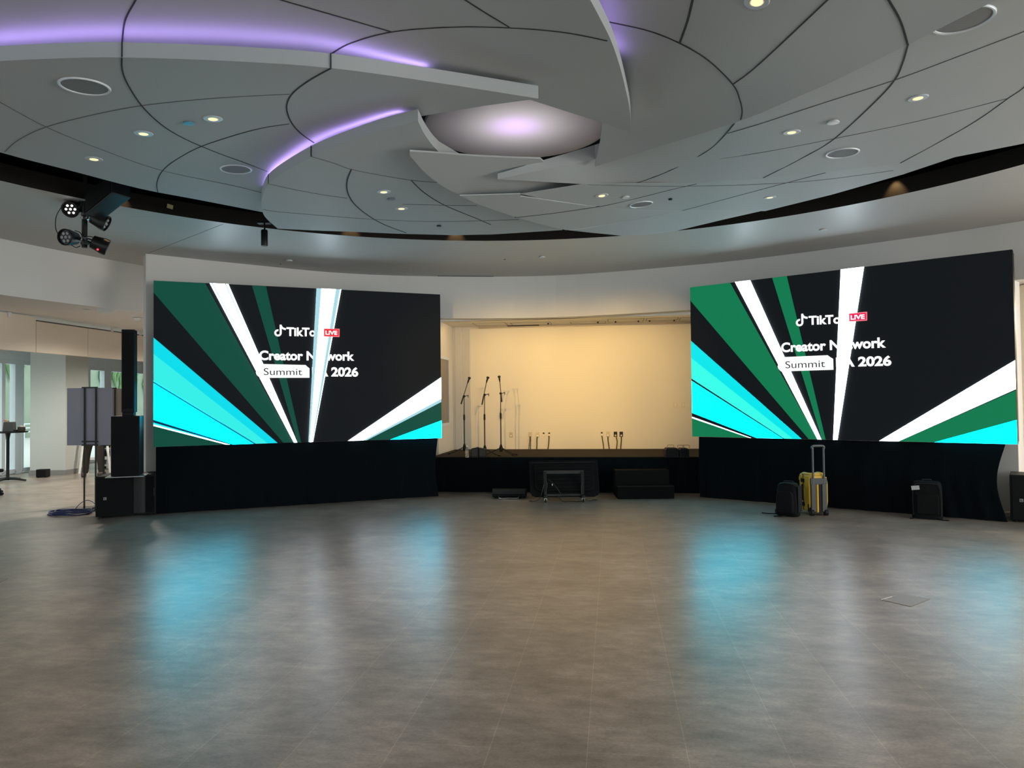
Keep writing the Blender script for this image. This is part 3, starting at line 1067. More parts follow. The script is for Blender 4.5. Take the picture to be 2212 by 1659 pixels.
M_BLUECAP = mat('blue_cap', (0.12, 0.33, 0.46), 0.4)
cap(408, 265, 'C', 'small blue round cap in the left ceiling panels', 0.042, M_BLUECAP)
cap(845, 429, 'E', 'small dark grey cap between the two centre-left downlights', 0.04, mat('slate_cap', (0.16, 0.19, 0.22), 0.5))
cap(1800, 262, 'G', 'small white round cap in the right ceiling panels', 0.045, M_WHITE, 0.016)
cap(1352, 425, 'L', 'small white cap beside the downlight in the pale panel', 0.04, M_WHITE)
cap(1448, 429, 'L', 'tiny dark sensor in the pale panel right of centre', 0.022, M_BLACK, 0.016, 'ceiling_sensor', 'sensor')
cap(948, 487, 'E', 'tiny dark sensor in the petal over the dark gap at centre', 0.028, M_BLACK, 0.012, 'ceiling_sensor', 'sensor')
cap(625, 562, '', 'white sprinkler cap on the soffit above the left screen', 0.055, M_WHITE, 0.02)
cap(606, 570, '', 'tiny dark hole cap on the soffit above the left screen', 0.014, M_BLACK, 0.006, 'ceiling_sensor', 'sensor')
cap(1171, 554, '', 'white sprinkler cap on the soffit above the stage', 0.05, M_WHITE, 0.02)
cap(1090, 560, '', 'tiny dark sensor on the soffit above the stage', 0.016, M_BLACK, 0.006, 'ceiling_sensor', 'sensor')
cap(1778, 495, '', 'white sprinkler cap on the soffit above the right screen', 0.05, M_SOFFIT, 0.02)

# warm wall-wash lamps inside the gap
for px, py, lb in ((985, 520, 'warm gap lamp above the stage opening'), (760, 507, 'warm gap lamp above the left screen'), (1931, 421, 'warm gap lamp over the right screen'), (258, 444, 'warm gap lamp beside the hanging black speaker')):
    q = onz(px, py, Z_SOF)
    d = (Vector((q.x, q.y)) - RC).normalized()
    p = RC + d * (RR - 0.10)
    o = thing('spotlight', lb, 'spotlight', (p.x, p.y, 4.26), 0, 'warm lamps in the ceiling gap')
    MB().lathe([(0.03, 0.0), (0.035, 0.02), (0.035, 0.10), (0.02, 0.12)], None, 16).build('housing', M_BLACKSAT, o, smooth=True)
    MB().lathe([(0.026, -0.004), (0.026, 0.0)], None, 16).build('lens', M_LENS, o)
    MB().tube([(0, 0, 0.11), (0, 0, 0.74)], 0.008, 6).build('stem', M_BLACKSAT, o)
    spot('gap_lamp', (p.x, p.y, 4.24), (p.x + d.x * 0.09, p.y + d.y * 0.09, 4.0), 9.0, (1.0, 0.66, 0.30), 70, 0.8, 0.015)

# ================================================================== LED SCREENS
def text_mesh(body, bold=0.0):
    cu = bpy.data.curves.new('lettering', 'FONT')
    cu.body = body
    cu.size = 1.0
    cu.offset = bold
    cu.resolution_u = 6
    ob = bpy.data.objects.new('lettering', cu)
    COL.objects.link(ob)
    dg = bpy.context.evaluated_depsgraph_get()
    me = bpy.data.meshes.new_from_object(ob.evaluated_get(dg))
    vs = [(v.co.x, v.co.y) for v in me.vertices]
    fs = [list(p.vertices) for p in me.polygons]
    bpy.data.objects.remove(ob)
    bpy.data.curves.remove(cu)
    bpy.data.meshes.remove(me)
    return vs, fs


SW, SH, SZ = 4.5, 2.5, 1.011


def led_screen(cx, cy, yaw, crop, cols, layout, label):
    d = Vector((cos(yaw), sin(yaw), 0))
    nrm = Vector((-sin(yaw), cos(yaw), 0))
    C0 = Vector((cx, cy, SZ))
    pl = (C0, nrm)
    sc, ox, oy = crop
    root = thing('led_screen', label, 'screen', (cx, cy, SZ), yaw, 'LED walls')

    def uv(p):
        q = onpl(ox + p[0] / sc, oy + p[1] / sc, pl) - C0
        return (max(-SW / 2, min(SW / 2, q.dot(d))), max(0, min(SH, q.z)))
    # cabinets: 9 x 5 tiles behind the face, with rear frame
    mb = MB()
    mb.box((0, 0.055, SH / 2), (SW, 0.10, SH))
    mb.build('cabinet', M_CAB, root, bevel=0.004)
    mb = MB()
    for k in range(10):
        mb.box((-SW / 2 + 0.02 + k * (SW - 0.04) / 9, 0.14, SH / 2), (0.04, 0.08, SH - 0.06))
    for k in range(3):
        mb.box((0, 0.2, 0.2 + k * 1.0), (SW - 0.1, 0.05, 0.05))
    mb.build('rear_frame', M_BLACKSAT, root)
    names = ['black', 'title', 'green', 'cyan', 'upper', 'turquoise', 'line', 'white', 'pale', 'red', 'dark', 'palered']
    mats = [emis('screen_%s_%s' % (k, cols['id']), cols[k][0], cols[k][1] * (0.785 if cols[k][1] < 2 else 1.0)) for k in names]
    mb = MB()
    mb.add([(-SW / 2, 0, 0), (SW / 2, 0, 0), (SW / 2, 0, SH), (-SW / 2, 0, SH)], [(0, 1, 2, 3)], 0)
    lay = [0.0]

    def poly(k, pts):
        lay[0] -= 0.0012
        q = [uv(p) for p in pts]
        mb.add([(u, lay[0], v) for u, v in q], [list(range(len(q)))], names.index(k))

    def text(body, k, left, right, cap_top, bold=0.03, cap=0.73):
        lay[0] -= 0.0012
        vs, fs = text_mesh(body, bold)
        x0, x1 = min(v[0] for v in vs), max(v[0] for v in vs)
        a, b = uv(left), uv(right)
        t = uv(cap_top)
        # height measured at the left end
        sx, sy = (b[0] - a[0]) / (x1 - x0), (t[1] - a[1]) / cap
        mb.add([(a[0] + (v[0] - x0) * sx, lay[0], a[1] + v[1] * sy + (b[1] - a[1]) * (v[0] - x0) / (x1 - x0)) for v in vs], fs, names.index(k))

    def note(cu, cv, h):
        """the note-shaped emblem: a ring with a stem and a curled flag"""
        lay[0] -= 0.0012
        i = names.index('title')
        R0, R1 = 0.30 * h, 0.145 * h
        gx, gy = cu - 0.10 * h, cv + 0.30 * h
        arc = [radians(80 + (370 - 80) * k / 30) for k in range(31)]
        vs = [(gx + R0 * cos(a), lay[0], gy + R0 * sin(a)) for a in arc] + [(gx + R1 * cos(a), lay[0], gy + R1 * sin(a)) for a in arc]
        mb.add(vs, [(k, k + 1, 31 + k + 1, 31 + k) for k in range(30)], i)
        x0, x1 = gx + R1 * 0.95, gx + R0
        mb.add([(x0, lay[0], gy - 0.02 * h), (x1, lay[0], gy - 0.02 * h), (x1, lay[0], cv + h), (x0, lay[0], cv + h)], [(0, 1, 2, 3)], i)
        fl_o = [(x1 + 0.36 * h * sin(t), cv + h - 0.36 * h * (1 - cos(t)) - 0.0 * h) for t in [radians(90 * k / 8) for k in range(9)]]
        cen = (x1 + 0.34 * h, cv + h)
        o_ = [(cen[0] - 0.34 * h * cos(t), cen[1] - 0.28 * h * sin(t)) for t in [radians(90 * k / 8) for k in range(9)]]
        i_ = [(cen[0] - 0.50 * h * cos(t), cen[1] - 0.44 * h * sin(t)) for t in [radians(90 * k / 8) for k in range(9)]]
        mb.add([(x, lay[0], y) for x, y in o_] + [(x, lay[0], y) for x, y in i_], [(k, k + 1, 9 + k + 1, 9 + k) for k in range(8)], i)
    layout(poly, text, note, uv)
    mb.build('display', mats, root, normals=False)
    return root


def lay_left(poly, text, note, uv):
    poly('green', [(100, 85), (465, 100), (1084, 1222), (1015, 1224), (100, 168)])
    poly('green', [(795, 120), (893, 124), (1140, 1222), (1116, 1222)])
    poly('cyan', [(100, 485), (975, 1226), (640, 1240), (100, 1100)])
    poly('upper', [(100, 485), (975, 1226), (900, 1231), (100, 640)])
    poly('turquoise', [(100, 600), (905, 1230), (820, 1232), (100, 790)])
    poly('line', [(100, 793), (822, 1232), (805, 1234), (100, 806)])
    poly('line', [(100, 1062), (660, 1240), (640, 1240), (100, 1085)])
    poly('black', [(100, 1070), (640, 1240), (628, 1240), (100, 1078)])
    poly('green', [(100, 1106), (605, 1240), (100, 1256)])
    poly('white', [(100, 1096), (640, 1240), (615, 1240), (100, 1106)])
    poly('white', [(2130, 765), (2130, 938), (1600, 1207), (1468, 1212)])
    poly('pale', [(2130, 915), (2130, 938), (1600, 1207), (1575, 1208)])
    poly('green', [(2130, 941), (2130, 1068), (1770, 1200), (1606, 1206)])
    poly('cyan', [(2130, 1067), (2130, 1192), (1765, 1202)])
    text('TikTok', 'title', (1036, 472), (1290, 477), (1036, 412), 0.035)
    text('Creator Network', 'title', (845, 641), (1512, 646), (845, 576), 0.035)
    text('LA 2026', 'title', (1215, 755), (1540, 757), (1215, 692), 0.04)
    poly('white', [(497, 96), (628, 104), (1112, 1226), (1088, 1226)])
    poly('pale', [(512, 97), (520, 97), (1092, 1226), (1089, 1226)])
    poly('pale', [(604, 103), (612, 103), (1110, 1226), (1107, 1226)])
    poly('white', [(1247, 132), (1420, 144), (1222, 1223), (1190, 1224)])
    poly('pale', [(1247, 132), (1281, 134), (1199, 1224), (1190, 1224)])
    poly('pale', [(1382, 141), (1412, 143), (1220, 1223), (1214, 1223)])
    a = uv((950, 478)); b = uv((950, 395)); c = uv((985, 440))
    note(c[0], a[1], b[1] - a[1])
    poly('palered', [(1297, 422), (1408, 425), (1407, 483), (1297, 480)])
    poly('red', [(1302, 427), (1403, 430), (1402, 478), (1302, 475)])
    text('LIVE', 'title', (1309, 465), (1392, 467), (1309, 437), 0.035)
    poly('title', [(872, 672), (1170, 679), (1183, 692), (1197, 702), (1197, 768), (850, 769), (826, 748), (820, 730), (832, 712), (872, 716)])
    text('Summit', 'dark', (876, 749), (1146, 750), (876, 698), 0.0)


def lay_right(poly, text, note, uv):
    poly('green', [(90, 290), (345, 262), (900, 1268), (845, 1268), (90, 380)])
    poly('green', [(612, 230), (705, 220), (952, 1268), (930, 1268)])
    poly('cyan', [(88, 637), (800, 1266), (515, 1262), (88, 1094)])
    poly('upper', [(88, 637), (800, 1266), (740, 1264), (88, 760)])
    poly('turquoise', [(88, 745), (745, 1264), (690, 1262), (88, 876)])
    poly('black', [(88, 876), (690, 1262), (680, 1262), (88, 890)])
    poly('black', [(88, 1094), (515, 1262), (480, 1260), (88, 1118)])
    poly('white', [(88, 1118), (480, 1260), (468, 1260), (88, 1127)])
    poly('green', [(88, 1127), (466, 1262), (88, 1262)])
    poly('white', [(2180, 758), (2180, 942), (1415, 1280), (1293, 1278)])
    poly('green', [(2180, 950), (2180, 1135), (1650, 1290), (1420, 1284)])
    poly('cyan', [(2180, 1138), (2180, 1300), (1645, 1290)])
    text('TikTok', 'title', (846, 533), (1098, 522), (846, 478), 0.035)
    text('Creator Network', 'title', (672, 707), (1337, 676), (672, 648), 0.035)
    text('LA 2026', 'title', (1020, 800), (1372, 791), (1020, 742), 0.04)
    poly('white', [(378, 255), (475, 244), (928, 1270), (903, 1270)])
    poly('white', [(1050, 170), (1198, 154), (1030, 1274), (1002, 1274)])
    a = uv((767, 546)); b = uv((767, 468)); c = uv((797, 510))
    note(c[0], a[1], b[1] - a[1])
    poly('palered', [(1102, 462), (1218, 452), (1218, 508), (1103, 516)])
    poly('red', [(1107, 467), (1213, 458), (1213, 503), (1108, 510)])
    text('LIVE', 'title', (1114, 502), (1203, 496), (1114, 474), 0.035)
    poly('title', [(686, 740), (968, 728), (984, 740), (1003, 751), (1005, 820), (672, 831), (655, 814), (650, 797), (660, 780), (686, 782)])
    text('Summit', 'dark', (700, 811), (953, 803), (700, 764), 0.0)


cols_l = dict(id='a', black=((0.0035, 0.005, 0.0065), 1), green=((0.003, 0.070, 0.045), 1), cyan=((0.0, 0.66, 0.97), 8.5), turquoise=((0.035, 0.86, 0.80), 1.0), upper=((0.0, 0.72, 0.84), 1.0),
              line=((0.0, 0.15, 0.32), 1), white=((0.74, 0.89, 1.0), 6.5), pale=((0.40, 0.72, 0.80), 1), title=((0.98, 1.0, 1.0), 1.3), red=((0.80, 0.02, 0.035), 1.1), dark=((0.03, 0.03, 0.035), 1), palered=((1.0, 0.25, 0.27), 1))
cols_r = dict(cols_l, id='b', green=((0.004, 0.19, 0.075), 1), turquoise=((0.04, 1.0, 0.82), 1.0), upper=((0.0, 0.80, 0.84), 1.0), cyan=((0.0, 0.67, 0.96), 8.5), red=((0.80, 0.012, 0.09), 1.1))
scr_l = led_screen(-3.3067, 11.8925, 0.40211, (3.253, 300, 580), cols_l, lay_left, 'large LED wall on the left, showing cyan and white rays and a summit title')
scr_r = led_screen(4.7290, 10.8487, -0.70204, (2.9415, 1460, 520), cols_r, lay_right, 'large LED wall on the right, towering over the yellow case')


def drape(cx, cy, yaw, x0, x1, label, pinch):
    """black cloth hung under a screen: a folded sheet with thickness; ends pulled in"""
    root = mb = MB()
    nx, nz = 90, 12
    front, back = [], []
    for j in range(nz + 1):
        t = j / nz
        z = 1.000 * (1 - t) + 0.004
        for i in range(nx + 1):
            s = i / nx
            lo = x0 + pinch[0] * sin(pi * min(1, t)) ** 1.2
            hi = x1 - pinch[1] * sin(pi * min(1, t * 0.95 + 0.03)) ** 1.2
            x = lo + (hi - lo) * s
            y = 0.035 + 0.012 * sin(s * 57 + 1.3 * sin(s * 23)) * t + 0.008 * sin(s * 131) * t + 0.05 * (s - 0.5) ** 2
            front.append((x, y, z)); back.append((x, y + 0.02, z))
    W = nx + 1
    nn = len(front)
    fs = []
    for j in range(nz):
        for i in range(nx):
            a = j * W + i
            fs.append((a, a + W, a + W + 1, a + 1)); fs.append((nn + a, nn + a + 1, nn + a + W + 1, nn + a + W))
    for j in range(nz):
        a = j * W; fs.append((a, nn + a, nn + a + W, a + W))
        b = j * W + nx; fs.append((b, b + W, nn + b + W, nn + b))
    for i in range(nx):
        fs.append((i, i + 1, nn + i + 1, nn + i)); a = nz * W + i; fs.append((a, nn + a, nn + a + 1, a + 1))
    mb.add(front + back, fs)
    o = mb.build('drape', M_FABRIC, smooth=True)
    o.location = (cx, cy, 0)
    o.rotation_euler = (0, 0, yaw)
    tag(o, label, 'drape', 'black drapes below the LED walls')


drape(-3.3067, 11.8925, 0.40211, -2.22, 2.20, 'black cloth drape hanging below the left LED wall', (0.0, 0.05))
drape(4.7290, 10.8487, -0.70204, -2.16, 2.12, 'black cloth drape hanging below the right LED wall, behind the yellow case', (-0.01, 0.11))

# ================================================================== STAGE AND WHAT STANDS ON IT
FRONT_D = 2.12
sx0, sx1 = s_l + 0.03, 2.75
stage = thing('stage', 'low black stage platform with a black skirt between the two LED walls', 'stage', (0, 0, 0))
mb = MB()
mb.box(bw((sx0 + sx1) / 2, FRONT_D / 2, Z_STAGE - 0.03), (sx1 - sx0, FRONT_D - 0.01, 0.06), RG)
mb.build('deck', M_CARPET, stage, bevel=0.006)
mb = MB()
nx = 120
vs = []
for z in (Z_STAGE - 0.012, 0.004):
    for i in range(nx + 1):
        s = i / nx
        vs.append(bw(sx0 + (sx1 - sx0) * s, FRONT_D + 0.012 + (0.010 * sin(s * 90) + 0.006 * sin(s * 217)) * (1 if z < 0.1 else 0.3), z))
for z in (Z_STAGE - 0.012, 0.004):
    for i in range(nx + 1):
        s = i / nx
        vs.append(bw(sx0 + (sx1 - sx0) * s, FRONT_D - 0.012, z))
W = nx + 1
fs = []
for i in range(nx):
    fs += [(i, i + 1, W + i + 1, W + i), (2 * W + i, 3 * W + i, 3 * W + i + 1, 2 * W + i + 1), (i, 2 * W + i, 2 * W + i + 1, i + 1), (W + i, W + i + 1, 3 * W + i + 1, 3 * W + i)]
mb.add(vs, fs)
mb.build('skirt', M_FABRIC, stage, smooth=True)
for s in (-2.2, 0.2, 2.5):
    for dd in (0.3, 1.8):
        MB().tube([bw(s, dd, 0), bw(s, dd, Z_STAGE - 0.06)], 0.03, 8).build('support_leg', M_BLACKSAT, stage)


def mic_stand(base_px, pole_top, boom0, boom1, mic1, label, legs):
    """pole, tripod, boom arm with counter end, clip and microphone; points are read in the plane of the stand"""
    b = onz(base_px[0], base_px[1], Z_STAGE)
    Y = b.y

    def P(px):
        q = ony(px[0], px[1], Y)
        return Vector((q.x - b.x, 0, q.z - b.z))
    o = thing('microphone_stand', label, 'microphone stand', b, 0, 'microphone stands on the stage')
    top = P(pole_top)
    mb = MB().tube([(0, 0, 0.09), (0, 0, top.z * 0.62)], 0.012, 10)
    mb.tube([(0, 0, top.z * 0.62), (top.x * 0.5, 0, top.z)], 0.008, 10)
    mb.build('pole', M_BLACKSAT, o, smooth=True)
    MB().tube([(0, 0, top.z * 0.58), (0, 0, top.z * 0.60), (0, 0, top.z * 0.67), (0, 0, top.z * 0.69)], [0.012, 0.018, 0.018, 0.010], 12).build('clutch', M_BLACK, o, smooth=True)
    MB().lathe([(0.02, 0.06), (0.032, 0.08), (0.035, 0.13), (0.024, 0.17), (0.014, 0.20)], None, 14).build('hub', M_BLACK, o, smooth=True)
    for a in legs:
        l = MB().tube([(0.02 * cos(a), 0.02 * sin(a), 0.13), (0.20 * cos(a), 0.20 * sin(a), 0.045), (0.30 * cos(a), 0.30 * sin(a), 0.012)], [0.009, 0.008, 0.008], 8).build('leg', M_BLACKSAT, o, smooth=True)
        MB().tube([(0.28 * cos(a), 0.28 * sin(a), 0.017), (0.325 * cos(a), 0.325 * sin(a), 0.011)], 0.011, 8).build('rubber_foot', M_BLACK, l)
    p0, p1 = P(boom0), P(boom1)
    dv = (p1 - p0).normalized()
    bo = MB().tube([p0, p0 + dv * 0.17], 0.014, 10).tube([p0 + dv * 0.1, p1], 0.007, 8).build('boom_arm', M_BLACKSAT, o, smooth=True)
    j = Vector((top.x * 0.5, -0.01, top.z))
    MB().lathe([(0.01, -0.03), (0.024, -0.025), (0.024, 0.025), (0.01, 0.03)], Matrix.Translation(j) @ Matrix.Rotation(pi / 2, 4, 'X'), 14).tube([j, j + Vector((0.07, 0, 0.012))], 0.007, 6).box(j + Vector((0.075, 0, 0.0)), (0.012, 0.012, 0.05)).build('swivel_joint', M_BLACK, o, smooth=True)
    mp = P(mic1)
    q = (mp - p1)
    L = q.length
    qd = q.normalized()
    MB().tube([p1 - dv * 0.02, p1 + qd * 0.02, p1 + qd * L * 0.35], [0.009, 0.015, 0.019], 10).build('microphone_clip', M_BLACK, o, smooth=True)
    mo = tag(MB().tube([p1 + qd * L * 0.15, p1 + qd * L * 0.25, p1 + qd * L * 0.68], [0.009, 0.012, 0.018], 12).build('microphone', M_BLACKSAT, None, smooth=True), 'black microphone clipped to ' + label.replace('black microphone stand', 'the microphone stand'), 'microphone', 'microphones on the stands')
    mo.location = b
    MB().tube([p1 + qd * L * 0.64, p1 + qd * L * 0.72, p1 + qd * L * 0.86, p1 + qd * L * 1.0, p1 + qd * L * 1.06], [0.017, 0.026, 0.029, 0.024, 0.010], 14).build('head_grille', M_GREYPANEL, mo, smooth=True)
    return o


mic_stand((1003.5, 981), (1003, 856), (996, 873), (1010.5, 826), (1014.5, 815), 'black microphone stand on the left, by the water bottle', (pi * 1.08, -0.9, 1.2))
mic_stand((1047.5, 985), (1047.5, 853), (1041, 874.5), (1051, 825), (1054.5, 814), 'black microphone stand in the middle, behind the stage wedges', (-0.5, 2.4, -2.3))
mic_stand((1082.5, 983), (1082, 850), (1084, 868.5), (1079.5, 823), (1078, 812), 'black microphone stand on the right, nearest the wall sockets', (-0.75, 2.9, -0.35))

# water bottle
b = onz(1009, 988.5, Z_STAGE)
o = thing('water_bottle', 'small clear water bottle standing on the stage edge beside the wedges', 'bottle', b)
MB().lathe([(0.0, 0.001), (0.028, 0.003), (0.032, 0.015), (0.030, 0.05), (0.033, 0.06), (0.030, 0.08), (0.033, 0.10), (0.032, 0.14), (0.016, 0.18), (0.013, 0.195)], None, 20).build('body', M_BOTTLE, o, smooth=True)
MB().lathe([(0.034, 0.07), (0.0345, 0.075), (0.0345, 0.12), (0.034, 0.125)], None, 20).build('paper_label', mat('bottle_paper', (0.55, 0.45, 0.38), 0.6), o, smooth=True)
MB().lathe([(0.015, 0.192), (0.015, 0.208), (0.012, 0.212)], None, 16).build('cap', M_WHITE, o)

# stage wedge speakers, seen from behind
def wedge_small(px0, px1, pyb, ptop, flip, label):
    a, c = onz(px0, pyb, Z_STAGE), onz(px1, pyb, Z_STAGE)
    w_ = (c - a).length
    h = ony(px0, ptop, a.y).z - Z_STAGE
    o = thing('stage_wedge', label, 'monitor speaker', (a + c) / 2, 0, 'small wedge speakers on the stage')
    sl = 0.03
    hl, hr = (h - sl, h) if flip else (h, h - sl)
    mb = MB()
    mb.prism([(-w_ / 2, 0, 0.004), (w_ / 2, 0, 0.004), (w_ / 2, 0, hr), (-w_ / 2, 0, hl)], (0, 0.2, 0))
    mb.build('cabinet', M_CAB, o, bevel=0.008)
    mb = MB()
    mb.prism([(-w_ / 2 + 0.012, -0.006, 0.03), (w_ / 2 - 0.012, -0.006, 0.03), (w_ / 2 - 0.012, -0.006, hr - 0.012), (-w_ / 2 + 0.012, -0.006, hl - 0.012)], (0, 0.005, 0))
    mb.build('panel', M_GREYPANEL, o)
    MB().box((0, -0.004, 0.012), (w_ * 0.6, 0.012, 0.012)).build('foot_strip', M_BLACK, o)


wedge_small(1017.5, 1033, 989.5, 966.5, True, 'small charcoal wedge speaker next to the water bottle')
wedge_small(1034, 1050.5, 989, 967.5, False, 'small charcoal wedge speaker in front of the middle microphone stand')


def small_amp(px0, px1, pyb, ptop, label, handles):
    a, c = onz(px0, pyb, Z_STAGE), onz(px1, pyb, Z_STAGE)
    w_ = (c - a).length
    h = ony(px0, ptop, a.y).z - Z_STAGE
    o = thing('speaker_box', label, 'speaker', (a + c) / 2, -0.05, 'black boxes with wire handles on the stage')
    mb = MB()
    t = 0.03
    mb.prism([(-w_ / 2, 0, 0.004), (w_ / 2, 0, 0.004), (w_ / 2, 0, h - t), (w_ / 2 - t, 0, h), (-w_ / 2 + t, 0, h), (-w_ / 2, 0, h - t)], (0, 0.24, 0))
    mb.build('cabinet', M_CAB, o, bevel=0.006)
    MB().box((0, -0.004, h * 0.48), (w_ * 0.8, 0.008, h * 0.75)).build('grille', M_GRILLE, o)
    for hx in handles:
        MB().tube([(hx - 0.055, 0.1, h - 0.004), (hx - 0.055, 0.1, h + 0.04), (hx - 0.048, 0.1, h + 0.047), (hx + 0.048, 0.1, h + 0.047), (hx + 0.055, 0.1, h + 0.04), (hx + 0.055, 0.1, h - 0.004)], 0.004, 8).build('wire_handle', mat('brass_wire', (0.25, 0.17, 0.08), 0.35, metal=0.8), o, smooth=True)


small_amp(1438, 1467, 989, 968, 'black speaker box with one wire handle on the stage at right', (-0.01,))
small_amp(1468, 1489.5, 989, 968.5, 'black speaker box beside the right screen edge on the stage', (-0.045, 0.05))

# ------------------------------------------------------------------ wall plates and cords on the back wall
def wall_plate(px, py, wpx, hpx, label, style):
    p = onpl(px, py, PL_BACK)
    sc_ = p.y / F_PX
    w_, h = wpx * sc_, hpx * sc_
    o = thing('wall_socket' if style != 'switch' else 'light_switch', label, 'socket' if style != 'switch' else 'switch', p - EY * 0.001, -TILE_YAW, 'sockets on the back wall' if style != 'switch' else 'switches on the back wall')
    m = {'white': M_PLATE, 'steel': M_STEELPLATE, 'black': M_BLACK, 'switch': M_PLATE, 'blank': M_WARMWALL}[style]
    MB().box((0, -0.004, 0), (w_, 0.008, h)).build('plate', m, o, bevel=0.002)
    if style == 'switch':
        MB().box((0, -0.010, 0), (w_ * 0.45, 0.008, h * 0.5)).build('rocker', M_WHITE, o, bevel=0.002)
    elif style != 'blank':
        MB().box((0, -0.010, h * 0.2), (w_ * 0.5, 0.006, h * 0.28)).build('receptacle', M_GREYPANEL if style != 'steel' else M_STEELPLATE, o, bevel=0.002)
        MB().box((0, -0.016, -h * 0.22), (w_ * 0.5, 0.024, h * 0.3)).build('receptacle', M_WHITE if style != 'black' else M_PLATE, o, bevel=0.003)
    return p


for px, py, a, b_, lb, stl in ((1104, 939, 7, 11, 'steel socket plate low on the wall beside the right microphone stand', 'steel'),
                               (1119.5, 939, 11, 11, 'blank square cover plate low on the stage wall', 'blank'),
                               (1145.5, 939, 7.5, 11, 'steel socket plate with tangled thin cords plugged in', 'steel'),
                               (1161.5, 939, 7.5, 11, 'steel socket plate left of the empty white socket, one cord', 'steel'),
                               (1174.5, 938, 7.5, 11, 'empty pale socket plate between two plates with cords', 'white'),
                               (1186.5, 938, 7.5, 11, 'pale socket plate with a cord, rightmost of the left row', 'white'),
                               (1300, 937, 7.5, 11, 'pale socket plate, leftmost of the right-hand row', 'white'),
                               (1313, 938, 7.5, 12, 'steel socket plate next to the two black plates', 'steel'),
                               (1329.5, 938, 7.5, 11, 'black socket plate beside the steel plate', 'black'),
                               (1342, 938, 7.5, 11, 'black socket plate, rightmost of the right-hand row', 'black'),
                               (1459, 874.5, 9, 12, 'pale square dimmer plate on the wall near the right screen', 'switch'),
                               (1476, 874.5, 8, 12, 'narrow pale switch plate closest to the right screen', 'switch')):
    wall_plate(px, py, a, b_, lb, stl)


def wall_cord(pts, label, r=0.011, m=None):
    P = [onpl(x, y, PL_BACK) - EY * 0.035 for x, y in sm(pts, 5)]
    P[0] += EY * 0.025
    mb = MB().tube(P, r, 8)
    tag(mb.build('power_cord', m or M_CABLE, smooth=True), label, 'cord', 'cords hanging on the back wall')


M_TANCORD = mat('brown_cord', (0.07, 0.05, 0.03), 0.5)
wall_cord([(1161, 943), (1160, 950), (1160, 960), (1159.5, 972)], 'dark cord hanging from the socket left of the empty white one', 0.011, M_TANCORD)
wall_cord([(1186, 941), (1186, 950), (1185, 962), (1183.5, 972)], 'dark cord hanging from the rightmost socket of the left row', 0.011, M_TANCORD)
wall_cord([(1300, 941), (1301.5, 950), (1303, 960), (1304.5, 972)], 'dark cord hanging from the leftmost socket of the right row', 0.010, M_TANCORD)
wall_cord([(1313, 943), (1313.5, 952), (1315, 962), (1316.5, 972)], 'dark cord hanging from the steel socket by the black plates', 0.011, M_TANCORD)
wall_cord([(1331, 943), (1333, 953), (1332.5, 962), (1331.5, 972)], 'dark cord hanging from the inner black socket', 0.011, M_TANCORD)
wall_cord([(1342, 942), (1342, 952), (1341, 962), (1340.5, 972)], 'dark cord hanging from the outer black socket', 0.011, M_TANCORD)
wall_cord([(1145, 941), (1146, 950), (1143.5, 958), (1143, 966), (1142, 972)], 'thin tangled cord, leftmost below the steel socket', 0.006, M_TANCORD)
wall_cord([(1145.5, 941), (1144, 952), (1147, 960), (1144.5, 972)], 'thin twisted cord, middle one below the steel socket', 0.005, M_TANCORD)
wall_cord([(1146, 941), (1147, 953), (1145, 962), (1148.5, 972)], 'thin splayed cord, right one below the steel socket', 0.005, M_TANCORD)

# ================================================================== IN FRONT OF THE STAGE
# floor wedge with bent silver handle
a, c = onz(1063, 1077.5), onz(1136, 1077.5)
fw_ = thing('floor_monitor', 'low black wedge monitor with a silver handle, on the floor before the stage', 'monitor speaker', (a + c) / 2, -0.08)
w_ = (c - a).length
mb = MB()
mb.prism([(-w_ / 2, 0.02, 0.03), (-w_ / 2, 0.30, 0.004), (-w_ / 2, 0.36, 0.13), (-w_ / 2, 0.06, 0.165), (-w_ / 2, 0.0, 0.12)], (w_, 0, 0))
mb.build('cabinet', M_CAB, fw_, bevel=0.008)
MB().box((0, 0.012, 0.115), (w_ * 0.96, 0.02, 0.07)).build('front_lip', M_GREYPANEL, fw_, bevel=0.004)
MB().tube([(-0.16, 0.03, 0.055), (-0.17, -0.03, 0.045), (-0.165, -0.045, 0.02), (-0.10, -0.05, 0.013), (0.0, -0.05, 0.02), (0.10, -0.05, 0.013), (0.165, -0.045, 0.02), (0.17, -0.03, 0.045), (0.16, 0.03, 0.055)], 0.006, 8).build('handle', M_CHROME, fw_, smooth=True)
for s in (-1, 1):
    MB().tube([(s * w_ * 0.38, 0.06, 0.0), (s * w_ * 0.38, 0.06, 0.045)], 0.012, 8).build('foot', M_BLACK, fw_)

# tilted confidence monitor on a caster stand
a, c = onz(1178, 1083), onz(1259, 1083)
tv = thing('monitor_cart', 'black monitor seen from behind on a low wheeled stand before the stage', 'monitor', (a + c) / 2, 0)
hw = (c - a).length / 2
tilt = radians(-32)
Rt = Matrix.Rotation(tilt, 3, 'X')
cz = Vector((0.02, 0.16, 0.335))
poly = [(-0.57, 0.36), (0.57, 0.36), (0.565, -0.20), (0.54, -0.27), (0.47, -0.30), (-0.47, -0.30), (-0.54, -0.27), (-0.565, -0.20)]
mb = MB()
mb.prism([cz + Rt @ Vector((x, 0.0, z)) for x, z in poly], Rt @ Vector((0, 0.035, 0)))
mb.build('display_panel', mat('monitor_black', (0.006, 0.0065, 0.007), 0.6, spec=0.1), tv, bevel=0.008)
mb = MB()
mb.prism([cz + Rt @ Vector((x * 0.86, -0.03, z * 0.72 + 0.0)) for x, z in poly], Rt @ Vector((0, 0.03, 0)))
mb.build('rear_housing', MATS['monitor_black'], tv, bevel=0.012)
mb = MB()
